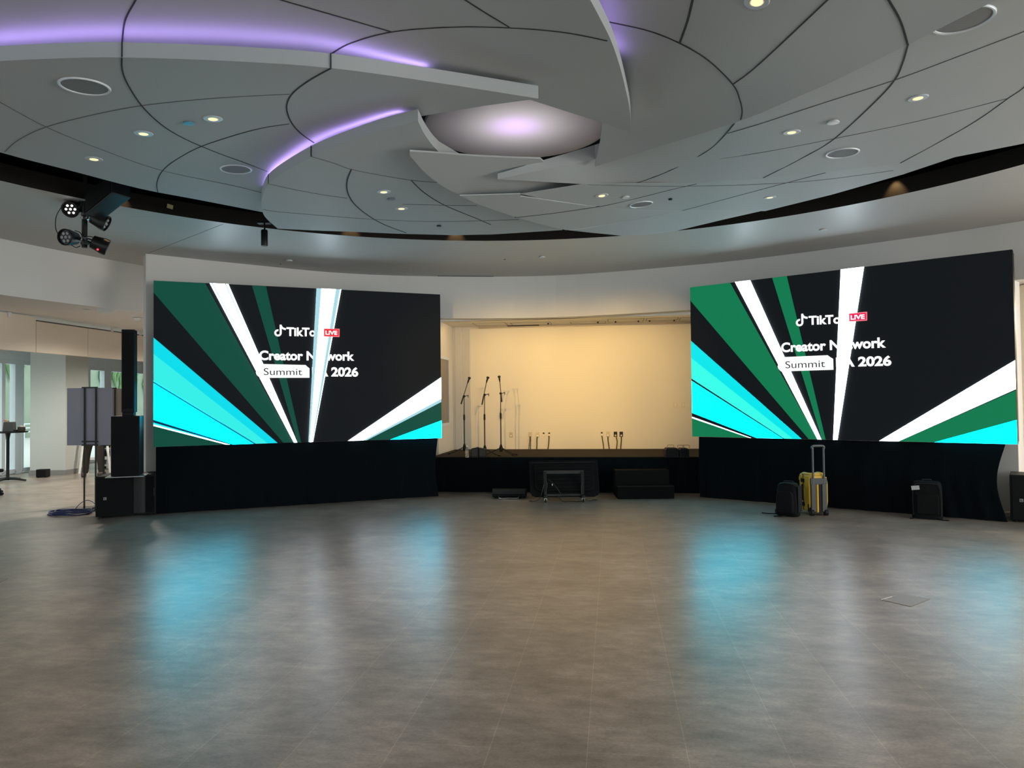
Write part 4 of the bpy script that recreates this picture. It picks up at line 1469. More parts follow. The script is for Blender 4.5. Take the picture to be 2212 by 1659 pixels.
for k in range(6):
    mb.box(cz + Rt @ Vector((0, -0.034, 0.20 - 0.07 * k)), (0.86, 0.006, 0.012), Rt)
mb.build('vent_slats', M_CAB, tv)
MB().box(cz + Rt @ Vector((0, -0.004, 0.315)), (1.06, 0.006, 0.01), Rt).build('top_trim', M_GREYPANEL, tv)
for s in (-1, 1):
    MB().box((s * hw, 0.02, 0.275), (0.05, 0.06, 0.42)).build('post', mat('post_grey', (0.02, 0.021, 0.022), 0.5, spec=0.2), tv, bevel=0.004)
    MB().box((s * hw, 0.16, 0.09), (0.05, 0.62, 0.04)).build('base_rail', M_BLACKSAT, tv, bevel=0.004)
    for yy in (-0.11, 0.43):
        cs = MB().lathe([(0.014, -0.014), (0.032, -0.012), (0.032, 0.012), (0.014, 0.014)], Matrix.Translation((s * hw, yy, 0.032)) @ Matrix.Rotation(pi / 2, 4, 'Y'), 18).build('caster', M_BLACK, tv, smooth=True)
        MB().box((s * hw, yy, 0.055), (0.045, 0.03, 0.035)).lathe([(0.008, -0.018), (0.008, 0.018)], Matrix.Translation((s * hw, yy, 0.032)) @ Matrix.Rotation(pi / 2, 4, 'Y'), 10).build('caster_fork', M_CHROME, cs)
MB().box((0, 0.02, 0.10), (2 * hw, 0.03, 0.035)).build('lower_bar', mat('bar_grey', (0.05, 0.05, 0.05), 0.5, spec=0.2), tv, bevel=0.003)
MB().box((0, 0.03, 0.47), (2 * hw + 0.04, 0.03, 0.05)).build('upper_bar', mat('bar_grey', (0.05, 0.05, 0.05), 0.5, spec=0.2), tv, bevel=0.003)
for k, pts in enumerate((((-0.32, 0.0, 0.30), (-0.36, -0.03, 0.15), (-0.40, -0.02, 0.05), (-0.48, 0.0, 0.012), (-0.56, 0.02, 0.010), (-0.52, 0.08, 0.010)),
                         ((-0.26, 0.02, 0.36), (-0.18, -0.01, 0.30), (-0.10, -0.02, 0.20), (-0.04, -0.02, 0.12), (0.10, -0.02, 0.10)),
                         ((0.31, 0.0, 0.34), (0.28, -0.03, 0.2), (0.30, -0.03, 0.06), (0.40, -0.02, 0.012), (0.52, 0.0, 0.012), (0.55, 0.05, 0.012), (0.46, 0.07, 0.012)),
                         ((-0.10, -0.02, 0.10), (-0.05, -0.06, 0.03), (0.0, -0.08, 0.010), (0.12, -0.07, 0.012), (0.20, -0.09, 0.010), (0.30, -0.05, 0.012)),
                         ((-0.33, -0.02, 0.40), (-0.27, -0.03, 0.28), (-0.30, -0.03, 0.12), (-0.24, -0.04, 0.03)))):
    MB().tube(sm(pts, 5), 0.0055, 6).build('cable', M_CABLE, tv, smooth=True)
MB().box((-0.19, -0.035, 0.275), (0.012, 0.004, 0.03)).build('tag', M_WHITE, tv)

# black steps up to the stage
a, c = onz(1334, 1078), onz(1457.5, 1078)
w_ = (c - a).length
sp = thing('stage_steps', 'black two-tread box steps against the stage, right of the monitor', 'steps', (a + c) / 2, -0.02)
MB().box((0, 0.16, 0.105), (w_, 0.32, 0.20)).build('lower_tread', mat('step_black', (0.0042, 0.0045, 0.005), 0.7, spec=0.08), sp, bevel=0.004)
MB().box((-0.01, 0.46, 0.225), (w_ * 0.975, 0.28, 0.44)).build('upper_tread', mat('step_black2', (0.0055, 0.0058, 0.0058), 0.7, spec=0.08), sp, bevel=0.004)
MB().box((0, 0.004, 0.207), (w_, 0.05, 0.008)).build('nosing', M_BLACK, sp)

# ------------------------------------------------------------------ yellow rolling case
wl = onz(1757, 1114)
case = thing('rolling_case', 'yellow hard rolling case with raised grey handle before the right drape', 'case', (wl.x + 0.065, wl.y + 0.175, 0), radians(4))
# local: x across the narrow handle side, -y towards the viewer
W_, D_, H_ = 0.235, 0.35, 0.515
mb = MB()
ol = rrect(W_, D_, 0.045)
mb.prism([(x, y, 0.045) for x, y in ol], (0, 0, H_))
body = mb.build('shell', M_YELLOW, case, bevel=0.03, bseg=4)
mb = MB()
for z in (0.13, 0.31, 0.49):
    mb.box((-W_ / 2 - 0.002, 0.11, z), (0.02, 0.05, 0.05))
for s in (-1, 1):
    mb.tube([(s * (W_ / 2 - 0.004), -D_ / 2 + 0.02, 0.10), (s * (W_ / 2 + 0.006), -D_ / 2 + 0.01, 0.2), (s * (W_ / 2 + 0.006), -D_ / 2 + 0.01, 0.45), (s * (W_ / 2 - 0.004), -D_ / 2 + 0.02, 0.53)], 0.014, 8)
mb.build('corner_ribs', M_YELLOW, case, bevel=0.005, smooth=True)
# top scoop rim
MB().tube(sm([(-0.092, 0.14, 0.53), (-0.096, 0.05, 0.562), (-0.096, -0.09, 0.566), (-0.06, -0.135, 0.566), (0.0, -0.14, 0.566), (0.06, -0.135, 0.566), (0.096, -0.09, 0.566), (0.096, 0.05, 0.562), (0.092, 0.14, 0.53)], 6), 0.022, 12).build('top_rim', M_YELLOW, case, smooth=True)
# seam line and gasket
MB().box((-W_ / 2 - 0.001, 0.03, 0.31), (0.006, 0.012, 0.50)).build('lid_joint', M_BLACK, case)
for z in (0.47, 0.14):
    MB().box((-W_ / 2 - 0.010, 0.03, z), (0.022, 0.075, 0.055)).build('latch', M_BLACK, case, bevel=0.005)
MB().tube([(-W_ / 2 - 0.005, 0.03, 0.41), (-W_ / 2 - 0.03, 0.02, 0.40), (-W_ / 2 - 0.04, -0.02, 0.36), (-W_ / 2 - 0.042, -0.03, 0.305), (-W_ / 2 - 0.04, -0.02, 0.25), (-W_ / 2 - 0.03, 0.02, 0.21), (-W_ / 2 - 0.005, 0.03, 0.20)], 0.013, 10).build('side_handle', M_BLACK, case, smooth=True)
MB().box((0, -D_ / 2 - 0.010, 0.475), (0.235, 0.024, 0.085)).box((-0.078, -D_ / 2 - 0.010, 0.255), (0.066, 0.024, 0.40)).box((0.078, -D_ / 2 - 0.010, 0.255), (0.066, 0.024, 0.40)).build('handle_plate', M_DKGREY, case, bevel=0.006)
MB().box((0.022, -D_ / 2 - 0.004, 0.24), (0.045, 0.012, 0.42)).build('recess', M_BLACK, case)
MB().tube([(-0.018, -D_ / 2 - 0.006, 0.05), (-0.018, -D_ / 2 - 0.006, 0.435)], 0.016, 10).build('centre_rib', M_YELLOW, case, smooth=True)
for s in (-1, 1):
    MB().tube([(s * 0.078, -D_ / 2 - 0.012, 0.44), (s * 0.078, -D_ / 2 - 0.012, 0.935)], 0.0145, 10).build('handle_tube', M_GREYTUBE, case, smooth=True)
    whl = MB().lathe([(0.018, -0.022), (0.045, -0.02), (0.045, 0.02), (0.018, 0.022)], Matrix.Translation((s * 0.10, -D_ / 2 + 0.0, 0.046)) @ Matrix.Rotation(pi / 2, 4, 'Y'), 20).build('wheel', M_BLACK, case, smooth=True)
    MB().lathe([(0.012, -0.026), (0.02, -0.024), (0.02, 0.024), (0.012, 0.026)], Matrix.Translation((s * 0.10, -D_ / 2 + 0.0, 0.046)) @ Matrix.Rotation(pi / 2, 4, 'Y'), 14).build('wheel_hub', M_DKGREY, whl, smooth=True)
    MB().box((s * 0.10, -D_ / 2 + 0.04, 0.10), (0.052, 0.07, 0.11)).build('wheel_guard', M_BLACK, case, bevel=0.008)
MB().tube(sm([(-0.080, -D_ / 2 - 0.012, 0.92), (-0.086, -D_ / 2 - 0.012, 0.945), (-0.066, -D_ / 2 - 0.012, 0.962), (0.0, -D_ / 2 - 0.012, 0.964), (0.066, -D_ / 2 - 0.012, 0.962), (0.086, -D_ / 2 - 0.012, 0.945), (0.080, -D_ / 2 - 0.012, 0.92)], 5), 0.016, 10).build('handle_grip', M_GREYTUBE, case, smooth=True)


def soft_box(w_, d, h, r=0.07, bulge=0.0, lean=0.0, rt=None):
    """rounded upright bag body"""
    mb = MB()
    rings = []
    zs = [0.0, 0.03, 0.12, 0.3, 0.55, 0.78, 0.92, 0.985, 1.0]
    rt = rt or [0.86, 0.97, 1.0, 1.0, 0.99, 0.96, 0.88, 0.72, 0.55]
    vs = []
    for z, s in zip(zs, rt):
        for x, y in rrect(w_ * s, d * (0.5 + 0.5 * s) * (1 + bulge * sin(pi * z)), min(r, w_ * s * 0.4, d * s * 0.4), 4):
            vs.append((x, y + lean * z * h, z * h))
    k = len(rrect(1, 1, 0.1, 4))
    fs = [list(range(k))[::-1], [(len(zs) - 1) * k + i for i in range(k)]]
    for j in range(len(zs) - 1):
        for i in range(k):
            i2 = (i + 1) % k
            fs.append((j * k + i, j * k + i2, (j + 1) * k + i2, (j + 1) * k + i))
    mb.add(vs, fs)
    return mb


# backpack leaning against the case
p = onz(1703, 1117)
bp = thing('backpack', 'black backpack leaning on the yellow case', 'backpack', (p.x + 0.05, p.y + 0.12, 0), radians(-38))
soft_box(0.30, 0.20, 0.455, 0.07, 0.12, 0.03).build('body', M_BAG, bp, smooth=True)
q = soft_box(0.24, 0.07, 0.30, 0.03, 0.2)
q.v = [(x - 0.01, y - 0.115, z + 0.05) for x, y, z in q.v]
q.build('front_pocket', M_BAG, bp, smooth=True)
MB().box((0.153, 0.01, 0.24), (0.012, 0.16, 0.36)).build('side_panel', M_BAG2, bp, bevel=0.005)
MB().tube([(-0.07, 0.03, 0.455), (-0.06, 0.03, 0.475), (0.06, 0.03, 0.475), (0.07, 0.03, 0.44)], 0.009, 8).build('top_handle', M_BAG2, bp, smooth=True)
MB().tube(sm([(-0.12, -0.06, 0.40), (-0.10, -0.08, 0.44), (0.0, -0.09, 0.46), (0.11, -0.07, 0.43), (0.13, -0.04, 0.36)], 4), 0.005, 6).build('zip', M_BAG2, bp, smooth=True)
MB().tube(sm([(-0.13, 0.06, 0.10), (-0.17, 0.02, 0.07), (-0.16, -0.03, 0.04), (-0.13, -0.07, 0.03)], 5), 0.018, 8).build('shoulder_strap', M_BAG, bp, smooth=True)
MB().tube(sm([(-0.12, 0.06, 0.02), (-0.2, 0.05, 0.008), (-0.28, 0.0, 0.007), (-0.38, 0.02, 0.007)], 4), 0.007, 6).build('loose_strap', M_BAG, bp, smooth=True)
MB().tube(sm([(0.0, -0.10, 0.02), (-0.06, -0.16, 0.008), (-0.14, -0.20, 0.007)], 4), 0.008, 6).build('loose_strap', M_BAG, bp, smooth=True)

# dark soft suitcase with a white tag
p = onz(2012, 1122)
sc_ = thing('suitcase', 'black soft suitcase with a small white tag before the right drape', 'suitcase', (p.x, p.y + 0.09, 0), radians(-31))
soft_box(0.36, 0.20, 0.50, 0.06, 0.05, 0.02, [0.97, 1.0, 1.0, 1.0, 1.0, 0.99, 0.95, 0.84, 0.70]).build('body', M_BAG, sc_, smooth=True)
MB().tube(sm([(-0.16, -0.098, 0.05), (-0.165, -0.10, 0.3), (-0.15, -0.098, 0.43), (-0.10, -0.092, 0.47), (0.10, -0.092, 0.47), (0.15, -0.098, 0.43), (0.165, -0.10, 0.3), (0.16, -0.098, 0.05)], 4), 0.006, 6).build('zip', M_BAG2, sc_, smooth=True)
MB().box((0.01, -0.112, 0.20), (0.26, 0.02, 0.26)).build('front_pocket', M_BAG, sc_, bevel=0.01)
MB().tube([(-0.06, 0.0, 0.49), (-0.05, 0.0, 0.52), (0.05, 0.0, 0.52), (0.06, 0.0, 0.49)], 0.008, 8).build('top_handle', M_BAG2, sc_, smooth=True)
MB().box((-0.13, -0.118, 0.415), (0.095, 0.004, 0.055), Matrix.Rotation(radians(-7), 3, 'Y')).build('luggage_tag', mat('grey_white_tag', (0.50, 0.52, 0.52), 0.5), sc_)
for s in (-1, 1):
    MB().tube(sm([(s * 0.12, -0.09, 0.015), (s * 0.16, -0.12, 0.008), (s * (0.2 + 0.05 * (s > 0)), -0.13, 0.007)], 4), 0.007, 6).build('loose_strap', M_BAG, sc_, smooth=True)

# ================================================================== SPEAKER STACKS
def emblem(parent, x, y, z, s):
    """small square badge: outlined plate with an L-shaped mark"""
    b = MB().box((x, y, z), (s, 0.004, s)).build('badge', mat('badge_grey', (0.28, 0.30, 0.30), 0.4, metal=0.4), parent, bevel=0.001)
    MB().box((x - 0.16 * s, y - 0.003, z + 0.05 * s), (0.16 * s, 0.003, 0.55 * s)).box((x + 0.06 * s, y - 0.003, z - 0.16 * s), (0.5 * s, 0.003, 0.16 * s)).build('badge_mark', M_BLACK, b)


def subwoofer(loc, rz, label, mirror=False):
    o = thing('subwoofer', label, 'subwoofer', loc, rz, 'subwoofers on the floor')
    w_, d, h = 0.79, 0.50, 0.59
    # local: front at -y, x from 0 to w_
    mb = MB()
    mb.box((w_ / 2, d / 2, 0.02 + h / 2), (w_, d, h))
    mb.build('cabinet', M_CAB, o, bevel=0.012)
    MB().box((w_ * 0.325, -0.008, 0.02 + h / 2), (w_ * 0.59, 0.018, h * 0.93)).build('grille', M_GRILLE, o, bevel=0.004)
    n_ = 10
    vs, fs = [], []
    for k in range(n_ + 1):
        t = k / n_
        x = w_ * (0.625 + 0.19 * t)
        y = -0.014 + 0.03 * sin(pi * t) * -0.6
        vs += [(x, y, 0.05), (x, y, h - 0.01), (x, 0.02, 0.05), (x, 0.02, h - 0.01)]
    for k in range(n_):
        a, b = 4 * k, 4 * k + 4
        fs += [(a, b, b + 1, a + 1), (a + 1, b + 1, b + 3, a + 3), (a, a + 2, b + 2, b), (a + 2, a + 3, b + 3, b + 2)]
    fs += [(0, 1, 3, 2), (4 * n_, 4 * n_ + 2, 4 * n_ + 3, 4 * n_ + 1)]
    MB().add(vs, fs).build('front_fin', M_GREYPANEL, o, smooth=True)
    MB().box((w_ * 0.9, -0.004, 0.02 + h / 2), (w_ * 0.13, 0.012, h * 0.9)).build('port', M_VOID, o)
    MB().box((w_ * 0.965, -0.014, 0.02 + h * 0.55), (0.012, 0.012, 0.12)).build('handle', M_GREYPANEL, o, bevel=0.003)
    for x in (0.06, w_ - 0.06):
        for y in (0.06, d - 0.06):
            MB().tube([(x, y, 0.0), (x, y, 0.022)], 0.02, 10).build('foot', M_BLACK, o)
    emblem(o, w_ * 0.155, -0.019, 0.02 + h * 0.45, 0.04)
    return o


pl_ = onz(206, 1121)
YAW_S = 0.42
sub = subwoofer(pl_, YAW_S, 'black subwoofer on the floor under the speaker tower, left of the left screen')
ds = Vector((cos(YAW_S), sin(YAW_S), 0))
dn = Vector((-sin(YAW_S), cos(YAW_S), 0))
# low cabinet on the sub
zt = 0.61
base = onz(269, 1031, zt)
lowb = thing('bass_cabinet', 'upright black bass cabinet standing on the left subwoofer', 'speaker', (base.x, base.y + 0.02, zt), 0.30)
MB().box((0, 0.16, 0.445), (0.375, 0.32, 0.86)).build('cabinet', M_CAB, lowb, bevel=0.01)
MB().box((0, -0.006, 0.445), (0.345, 0.014, 0.82)).build('grille', M_GRILLE, lowb, bevel=0.004)
MB().box((0, 0.15, 0.006), (0.50, 0.40, 0.011)).build('base_plate', mat('plate_grey', (0.30, 0.31, 0.31), 0.3, metal=0.5), lowb)
colm = thing('column_speaker', 'tall slim black column speaker on the bass cabinet at left', 'speaker', (base.x - 0.0, base.y + 0.10, zt + 0.876), 0.30)
zc0 = 0.0
top_z = ony(269, 712, base.y + 0.1).z
Hc = top_z - (zt + 0.876)
MB().box((0, 0.08, 0.05 + (Hc - 0.05) / 2), (0.172, 0.20, Hc - 0.05)).build('cabinet', M_CAB, colm, bevel=0.008)
MB().box((0, -0.026, 0.08 + (Hc - 0.1) / 2), (0.15, 0.014, Hc - 0.14)).build('grille', M_GRILLE, colm, bevel=0.004)
MB().box((0, 0.06, 0.025), (0.15, 0.16, 0.05)).build('foot_block', M_BLACK, colm, bevel=0.004)
MB().lathe([(0.007, -0.003), (0.007, 0.003)], Matrix.Translation((0, -0.035, 0.10)) @ Matrix.Rotation(pi / 2, 4, 'X'), 14).build('badge', M_GREYPANEL, colm)

pr = onz(2183, 1127)
subwoofer((pr.x, pr.y, 0), -0.62, 'black subwoofer on the floor at the far right, cut by the photo edge')
# cable ramp behind it
q = onz(2165, 1118)
tag(MB().box((q.x + 0.12, q.y + 0.1, 0.03), (0.24, 0.10, 0.06)).build('cable_tray', M_PLATE, bevel=0.01), 'small pale block on the floor between the right drape and the subwoofer', 'block')

# ================================================================== LEFT SIDE: signs, cable, table, person
def sign_stand(px_c, Y, board_px, pole_px, m_board, label, blabel, foot=True, yaw=0.0):
    o_x = (px_c - 1106) / F_PX * Y
    root = thing('sign_stand', label, 'sign stand', (o_x, Y, 0), yaw, 'sign stands left of the speaker tower')

    def L(px, py):
        q = ony(px, py, Y)
        return Vector((q.x - o_x, 0, q.z))
    a, b = L(board_px[0], board_px[1]), L(board_px[2], board_px[3])
    bd = MB().box(((a.x + b.x) / 2, 0.03, (a.z + b.z) / 2), (b.x - a.x, 0.012, a.z - b.z)).build('board', m_board)
    bd.location = (o_x, Y, 0)
    tag(bd, blabel, 'sign board', 'sign boards on stands')
    xs = [L(p, 900).x for p in pole_px]
    for x in xs:
        MB().tube([(x, 0, 0.015), (x, 0, a.z + 0.01)], 0.013, 8).build('pole', M_BLACKSAT, root, smooth=True)
    for z in (a.z + 0.005, b.z + 0.06, b.z + 0.005):
        MB().box(((xs[0] + xs[1]) / 2, -0.01, z), (xs[1] - xs[0] + 0.07, 0.02, 0.022)).build('crossbar', M_BLACKSAT, root, bevel=0.002)
    MB().box(((xs[0] + xs[1]) / 2, 0, 0.012), (xs[1] - xs[0] + 0.24, 0.05, 0.016)).build('foot_bar', M_BLACKSAT, root, bevel=0.003)
    for x in xs:
        MB().box((x, 0.02, 0.010), (0.04, 0.5, 0.014)).build('foot_bar', M_BLACKSAT, root, bevel=0.003)


Y1 = onz(181, 1103).y
sign_stand(195, Y1, (143, 838.5, 240, 961.5), (182.5, 207), M_BOARD, 'black two-pole sign stand standing behind the blue cable coil', 'pale lavender-grey sign board seen from behind on the nearer stand')
sign_stand(236, Y1 + 0.75, (195, 840, 279, 962), (224.5, 248), M_BOARD2, 'black two-pole sign stand half hidden behind the speaker tower', 'brownish sign board half hidden behind the column speaker')

# cable coil
p = onz(150, 1112)
mb = MB()
rv = random.Random(5)
for k in range(7):
    R0 = 0.24 + 0.09 * rv.random()
    cx_, cy_ = 0.04 * rv.random() + 0.01 * k - 0.06, 0.06 * rv.random()
    pts = [(cx_ + R0 * cos(a), cy_ + R0 * 0.62 * sin(a), 0.007 + 0.009 * k + 0.006 * sin(3 * a + k)) for a in [2 * pi * i / 28 for i in range(29)]]
    mb.tube(pts, 0.0065, 6)
mb.tube(sm([(0.2, 0.05, 0.03), (0.35, 0.12, 0.10), (0.36, 0.15, 0.15), (0.37, 0.2, 0.10), (0.34, 0.3, 0.02)], 6), 0.0055, 6)
mb.tube(sm([(0.0, 0.1, 0.03), (0.08, 0.12, 0.14), (0.2, 0.12, 0.2), (0.33, 0.1, 0.14), (0.36, 0.06, 0.02)], 6), 0.0055, 6)
cc = tag(mb.build('cable_coil', M_BLUECABLE, smooth=True), 'loose coil of blue cable on the floor beside the left subwoofer', 'cable')
cc.location = (p.x, p.y, 0)

# high table with things on it
p = onz(16.5, 1040)
tb = thing('high_table', 'dark round-topped high table by the windows at the far left', 'table', (p.x, p.y, 0), 0.3)
zt_ = ony(17, 932, p.y).z
MB().lathe([(0.36, zt_ - 0.03), (0.38, zt_ - 0.022), (0.38, zt_ - 0.004), (0.375, zt_)], None, 40).build('table_top', M_BLACK, tb, smooth=True)
MB().tube([(0, 0, 0.03), (0, 0, 0.12), (0, 0, zt_ - 0.16), (0, 0, zt_ - 0.03)], [0.04, 0.032, 0.032, 0.055], 14).build('pole', M_BLACKSAT, tb, smooth=True)
for k in range(4):
    a = k * pi / 2 - 0.3
    MB().tube([(0, 0, 0.07), (0.16 * cos(a), 0.16 * sin(a), 0.06), (0.40 * cos(a), 0.40 * sin(a), 0.022)], [0.035, 0.028, 0.02], 8).build('leg', M_BLACKSAT, tb, smooth=True)


def on_table(px):
    q = ony(px, 930, p.y)
    return Vector((q.x, q.y - 0.1, zt_))


q = on_table(27)
bx = thing('storage_pouch', 'grey upright pouch with a tan flap on the high table', 'pouch', q, 0.2)
MB().prism([(-0.11, -0.07, 0), (0.12, -0.07, 0), (0.10, -0.05, 0.21), (-0.10, -0.05, 0.21)], (0, 0.12, 0)).build('body', mat('slate_cloth', (0.035, 0.04, 0.043), 0.8, noise=0.3, nscale=14), bx, bevel=0.01)
MB().box((-0.06, 0.0, 0.235), (0.10, 0.06, 0.05), Matrix.Rotation(0.3, 3, 'Y')).build('flap', mat('tan_flap', (0.32, 0.22, 0.17), 0.8), bx, bevel=0.008)
q = on_table(53)
bk = thing('basket', 'small dark basket at the right end of the high table', 'basket', q, 0)
MB().lathe([(0.06, 0.0), (0.075, 0.03), (0.072, 0.10), (0.06, 0.10), (0.06, 0.02)], None, 18).build('body', mat('dark_wicker', (0.03, 0.022, 0.018), 0.9, bump=0.5, bscale=120), bk, smooth=True)
MB().lathe([(0.055, 0.08), (0.05, 0.11), (0.02, 0.13)], None, 12).build('filling', mat('grey_filling', (0.25, 0.24, 0.22), 0.8), bk, smooth=True)
q = on_table(40)
tag(MB().lathe([(0.045, 0.0), (0.05, 0.01), (0.048, 0.035), (0.02, 0.042)], Matrix.Translation(q), 16).build('puck', M_BLACK, smooth=True), 'flat black puck between the pouch and the basket on the high table', 'puck')


# rolling chairs
def office_chair(x, y, rz, label):
    o = thing('office_chair', label, 'chair', (x, y, 0), rz)
    for k in range(5):
        a = k * 2 * pi / 5
        MB().tube([(0.03 * cos(a), 0.03 * sin(a), 0.12), (0.30 * cos(a), 0.30 * sin(a), 0.085)], [0.026, 0.016], 8).build('base_arm', M_BLACK, o, smooth=True)
        MB().lathe([(0.012, -0.02), (0.032, -0.018), (0.032, 0.018), (0.012, 0.02)], Matrix.Translation((0.31 * cos(a), 0.31 * sin(a), 0.032)) @ Matrix.Rotation(a, 4, 'Z') @ Matrix.Rotation(pi / 2, 4, 'X'), 14).tube([(0.30 * cos(a), 0.30 * sin(a), 0.04), (0.30 * cos(a), 0.30 * sin(a), 0.09)], 0.01, 6).build('caster', M_BLACK, o, smooth=True)
    MB().tube([(0, 0, 0.10), (0, 0, 0.42)], 0.025, 10).build('column', M_BLACKSAT, o, smooth=True)
    soft = MB()
    soft.prism([(xx, yy, 0.42) for xx, yy in rrect(0.46, 0.46, 0.08)], (0, 0, 0.06))
    soft.build('seat', M_BAG, o, bevel=0.02)
    mb = MB()
    mb.prism([(xx, 0.22, 0.80 + zz) for xx, zz in rrect(0.42, 0.48, 0.09)], (0, 0.04, 0))
    mb.build('backrest', M_BAG, o, bevel=0.012)
    MB().tube([(0, 0.10, 0.42), (0, 0.26, 0.44), (0, 0.275, 0.62)], 0.02, 8).build('back_bar', M_BLACK, o, smooth=True)


cpt = onz(3, 1070)
office_chair(cpt.x - 0.31, cpt.y, radians(72), 'black office chair at the left edge, only a caster showing')

# small black cube on the floor by the column
a, c = onz(78, 1032), onz(97, 1032)
sp2 = thing('small_speaker', 'small black cube speaker on the floor against the pale column', 'speaker', ((a.x + c.x) / 2, a.y, 0), 0.1)
MB().box((0, 0.1, 0.10), ((c - a).length, 0.2, 0.175)).build('cabinet', M_BLACK, sp2, bevel=0.008)
MB().box((0, -0.006, 0.10), ((c - a).length * 0.88, 0.014, 0.15)).build('grille', M_GRILLE, sp2)
for sx in (-1, 1):
    MB().box((sx * 0.085, 0.1, 0.007), (0.02, 0.16, 0.014)).build('foot', M_BLACK, sp2)

# person behind the sign board
def skin(name, verts, edges, radii, m, parent=None, root=0, sub=2):
    me = bpy.data.meshes.new(name)
    me.from_pydata(verts, edges, [])
    me.materials.append(m)
    o = bpy.data.objects.new(name, me)
    COL.objects.link(o)
    if parent is not None:
        o.parent = parent
    md = o.modifiers.new('skin', 'SKIN')
    md.use_smooth_shade = True
    for v, r in zip(me.skin_vertices[0].data, radii):
        v.radius = r if isinstance(r, tuple) else (r, r)
    for i, v in enumerate(me.skin_vertices[0].data):
        v.use_root = (i == root)
    s = o.modifiers.new('soft', 'SUBSURF')
    s.levels = s.render_levels = sub
    return o


pp = onz(203, 1029)
V = [(0, 0, 0.95), (0, 0.0, 1.12), (0, 0.01, 1.30), (0, 0.0, 1.43), (0, -0.01, 1.50), (0, -0.02, 1.56), (0, -0.025, 1.66), (0, -0.02, 1.73),
     (-0.17, 0.0, 1.40), (-0.23, -0.02, 1.12), (-0.19, -0.20, 0.98), (-0.15, -0.27, 0.97),
     (0.17, 0.0, 1.40), (0.24, -0.02, 1.12), (0.20, -0.20, 1.00), (0.15, -0.28, 1.00),
     (-0.10, 0.0, 0.88), (-0.15, -0.02, 0.50), (-0.19, 0.02, 0.09), (-0.20, -0.03, 0.04), (-0.205, -0.09, 0.035),
     (0.10, 0.0, 0.88), (0.13, -0.02, 0.50), (0.16, 0.02, 0.09), (0.168, -0.03, 0.04), (0.172, -0.09, 0.035)]
Ed = [(0, 1), (1, 2), (2, 3), (3, 4), (4, 5), (5, 6), (6, 7), (3, 8), (8, 9), (9, 10), (10, 11), (3, 12), (12, 13), (13, 14), (14, 15),
      (0, 16), (16, 17), (17, 18), (18, 19), (19, 20), (0, 21), (21, 22), (22, 23), (23, 24), (24, 25)]
Rr = [(0.15, 0.10), (0.14, 0.10), (0.15, 0.11), (0.12, 0.09), 0.055, 0.075, 0.085, 0.06, 0.055, 0.042, 0.034, 0.03, 0.055, 0.042, 0.034, 0.03,
      0.085, 0.055, 0.036, 0.028, 0.024, 0.085, 0.055, 0.036, 0.028, 0.024]
body = skin('person', V, Ed, Rr, M_SKIN)
body.location = (pp.x, pp.y, 0)
body.rotation_euler = (0, 0, 0.25)
tag(body, 'person in brown trousers standing behind the lavender sign board, only the legs showing', 'person')
# clothes and hair
skin('trousers', [(0, 0, 1.0), (0, 0, 0.92), (-0.10, 0, 0.84), (-0.15, -0.02, 0.50), (-0.185, 0.015, 0.12), (-0.19, 0.015, 0.07), (0.10, 0, 0.84), (0.13, -0.02, 0.50), (0.155, 0.015, 0.12), (0.16, 0.015, 0.07)],
     [(0, 1), (1, 2), (2, 3), (3, 4), (4, 5), (1, 6), (6, 7), (7, 8), (8, 9)], [(0.17, 0.12), (0.175, 0.125), 0.105, 0.085, 0.072, 0.07, 0.105, 0.085, 0.072, 0.07], M_TROUSER, body, 1)
skin('shirt', [(0, 0, 0.98), (0, 0, 1.12), (0, 0.01, 1.30), (0, 0, 1.44), (-0.18, 0, 1.41), (-0.235, -0.02, 1.18), (0.18, 0, 1.41), (0.245, -0.02, 1.18)], [(0, 1), (1, 2), (2, 3), (3, 4), (4, 5), (3, 6), (6, 7)],
     [(0.18, 0.13), (0.17, 0.13), (0.175, 0.13), (0.10, 0.09), 0.07, 0.06, 0.07, 0.06], M_SHIRT, body, 2)
for s, xx, ang in ((-1, -0.20, 0.25), (1, 0.175, -0.2)):
    so = MB()
    so.prism([(x, y, 0.0) for x, y in rrect(0.105, 0.28, 0.05)], (0, 0, 0.095))
    sh = so.build('shoe', M_SHOE, body, bevel=0.025, bseg=3)
    sh.location = (xx, -0.05, 0.004)
    sh.rotation_euler = (0, 0, ang)
hm = MB().lathe([(0.02, 0.125), (0.06, 0.115), (0.09, 0.07), (0.098, 0.02), (0.09, -0.03)], Matrix.Translation((0, -0.005, 1.665)), 20).build('hair', M_HAIR, body, smooth=True)
for s in (-1, 1):
    MB().lathe([(0.004, 0.0), (0.009, 0.004), (0.004, 0.008)], Matrix.Translation((s * 0.03, -0.108, 1.655)) @ Matrix.Rotation(pi / 2, 4, 'X'), 10).build('eye', M_BLACK, body)
    for k in range(5):
        bx_, by_ = s * 0.155, -0.275
        a0 = -pi / 2 + s * 0.2
        ln = (0.07, 0.085, 0.09, 0.085, 0.065)[k]
        off = (k - 2) * 0.018
        pts = [(bx_ + off, by_ + 0.01, 0.985), (bx_ + off, by_ - 0.02, 0.975), (bx_ + off * 1.05, by_ - ln * 0.75, 0.955), (bx_ + off * 1.05, by_ - ln, 0.93)]
        if k == (0 if s > 0 else 4):
            pts = [(bx_ - s * 0.03, by_ + 0.02, 0.985), (bx_ - s * 0.05, by_ - 0.005, 0.98), (bx_ - s * 0.055, by_ - 0.04, 0.97)]
        MB().tube(pts, [0.010, 0.0095, 0.009, 0.007][:len(pts)], 8).build('finger', M_SKIN, body, smooth=True)

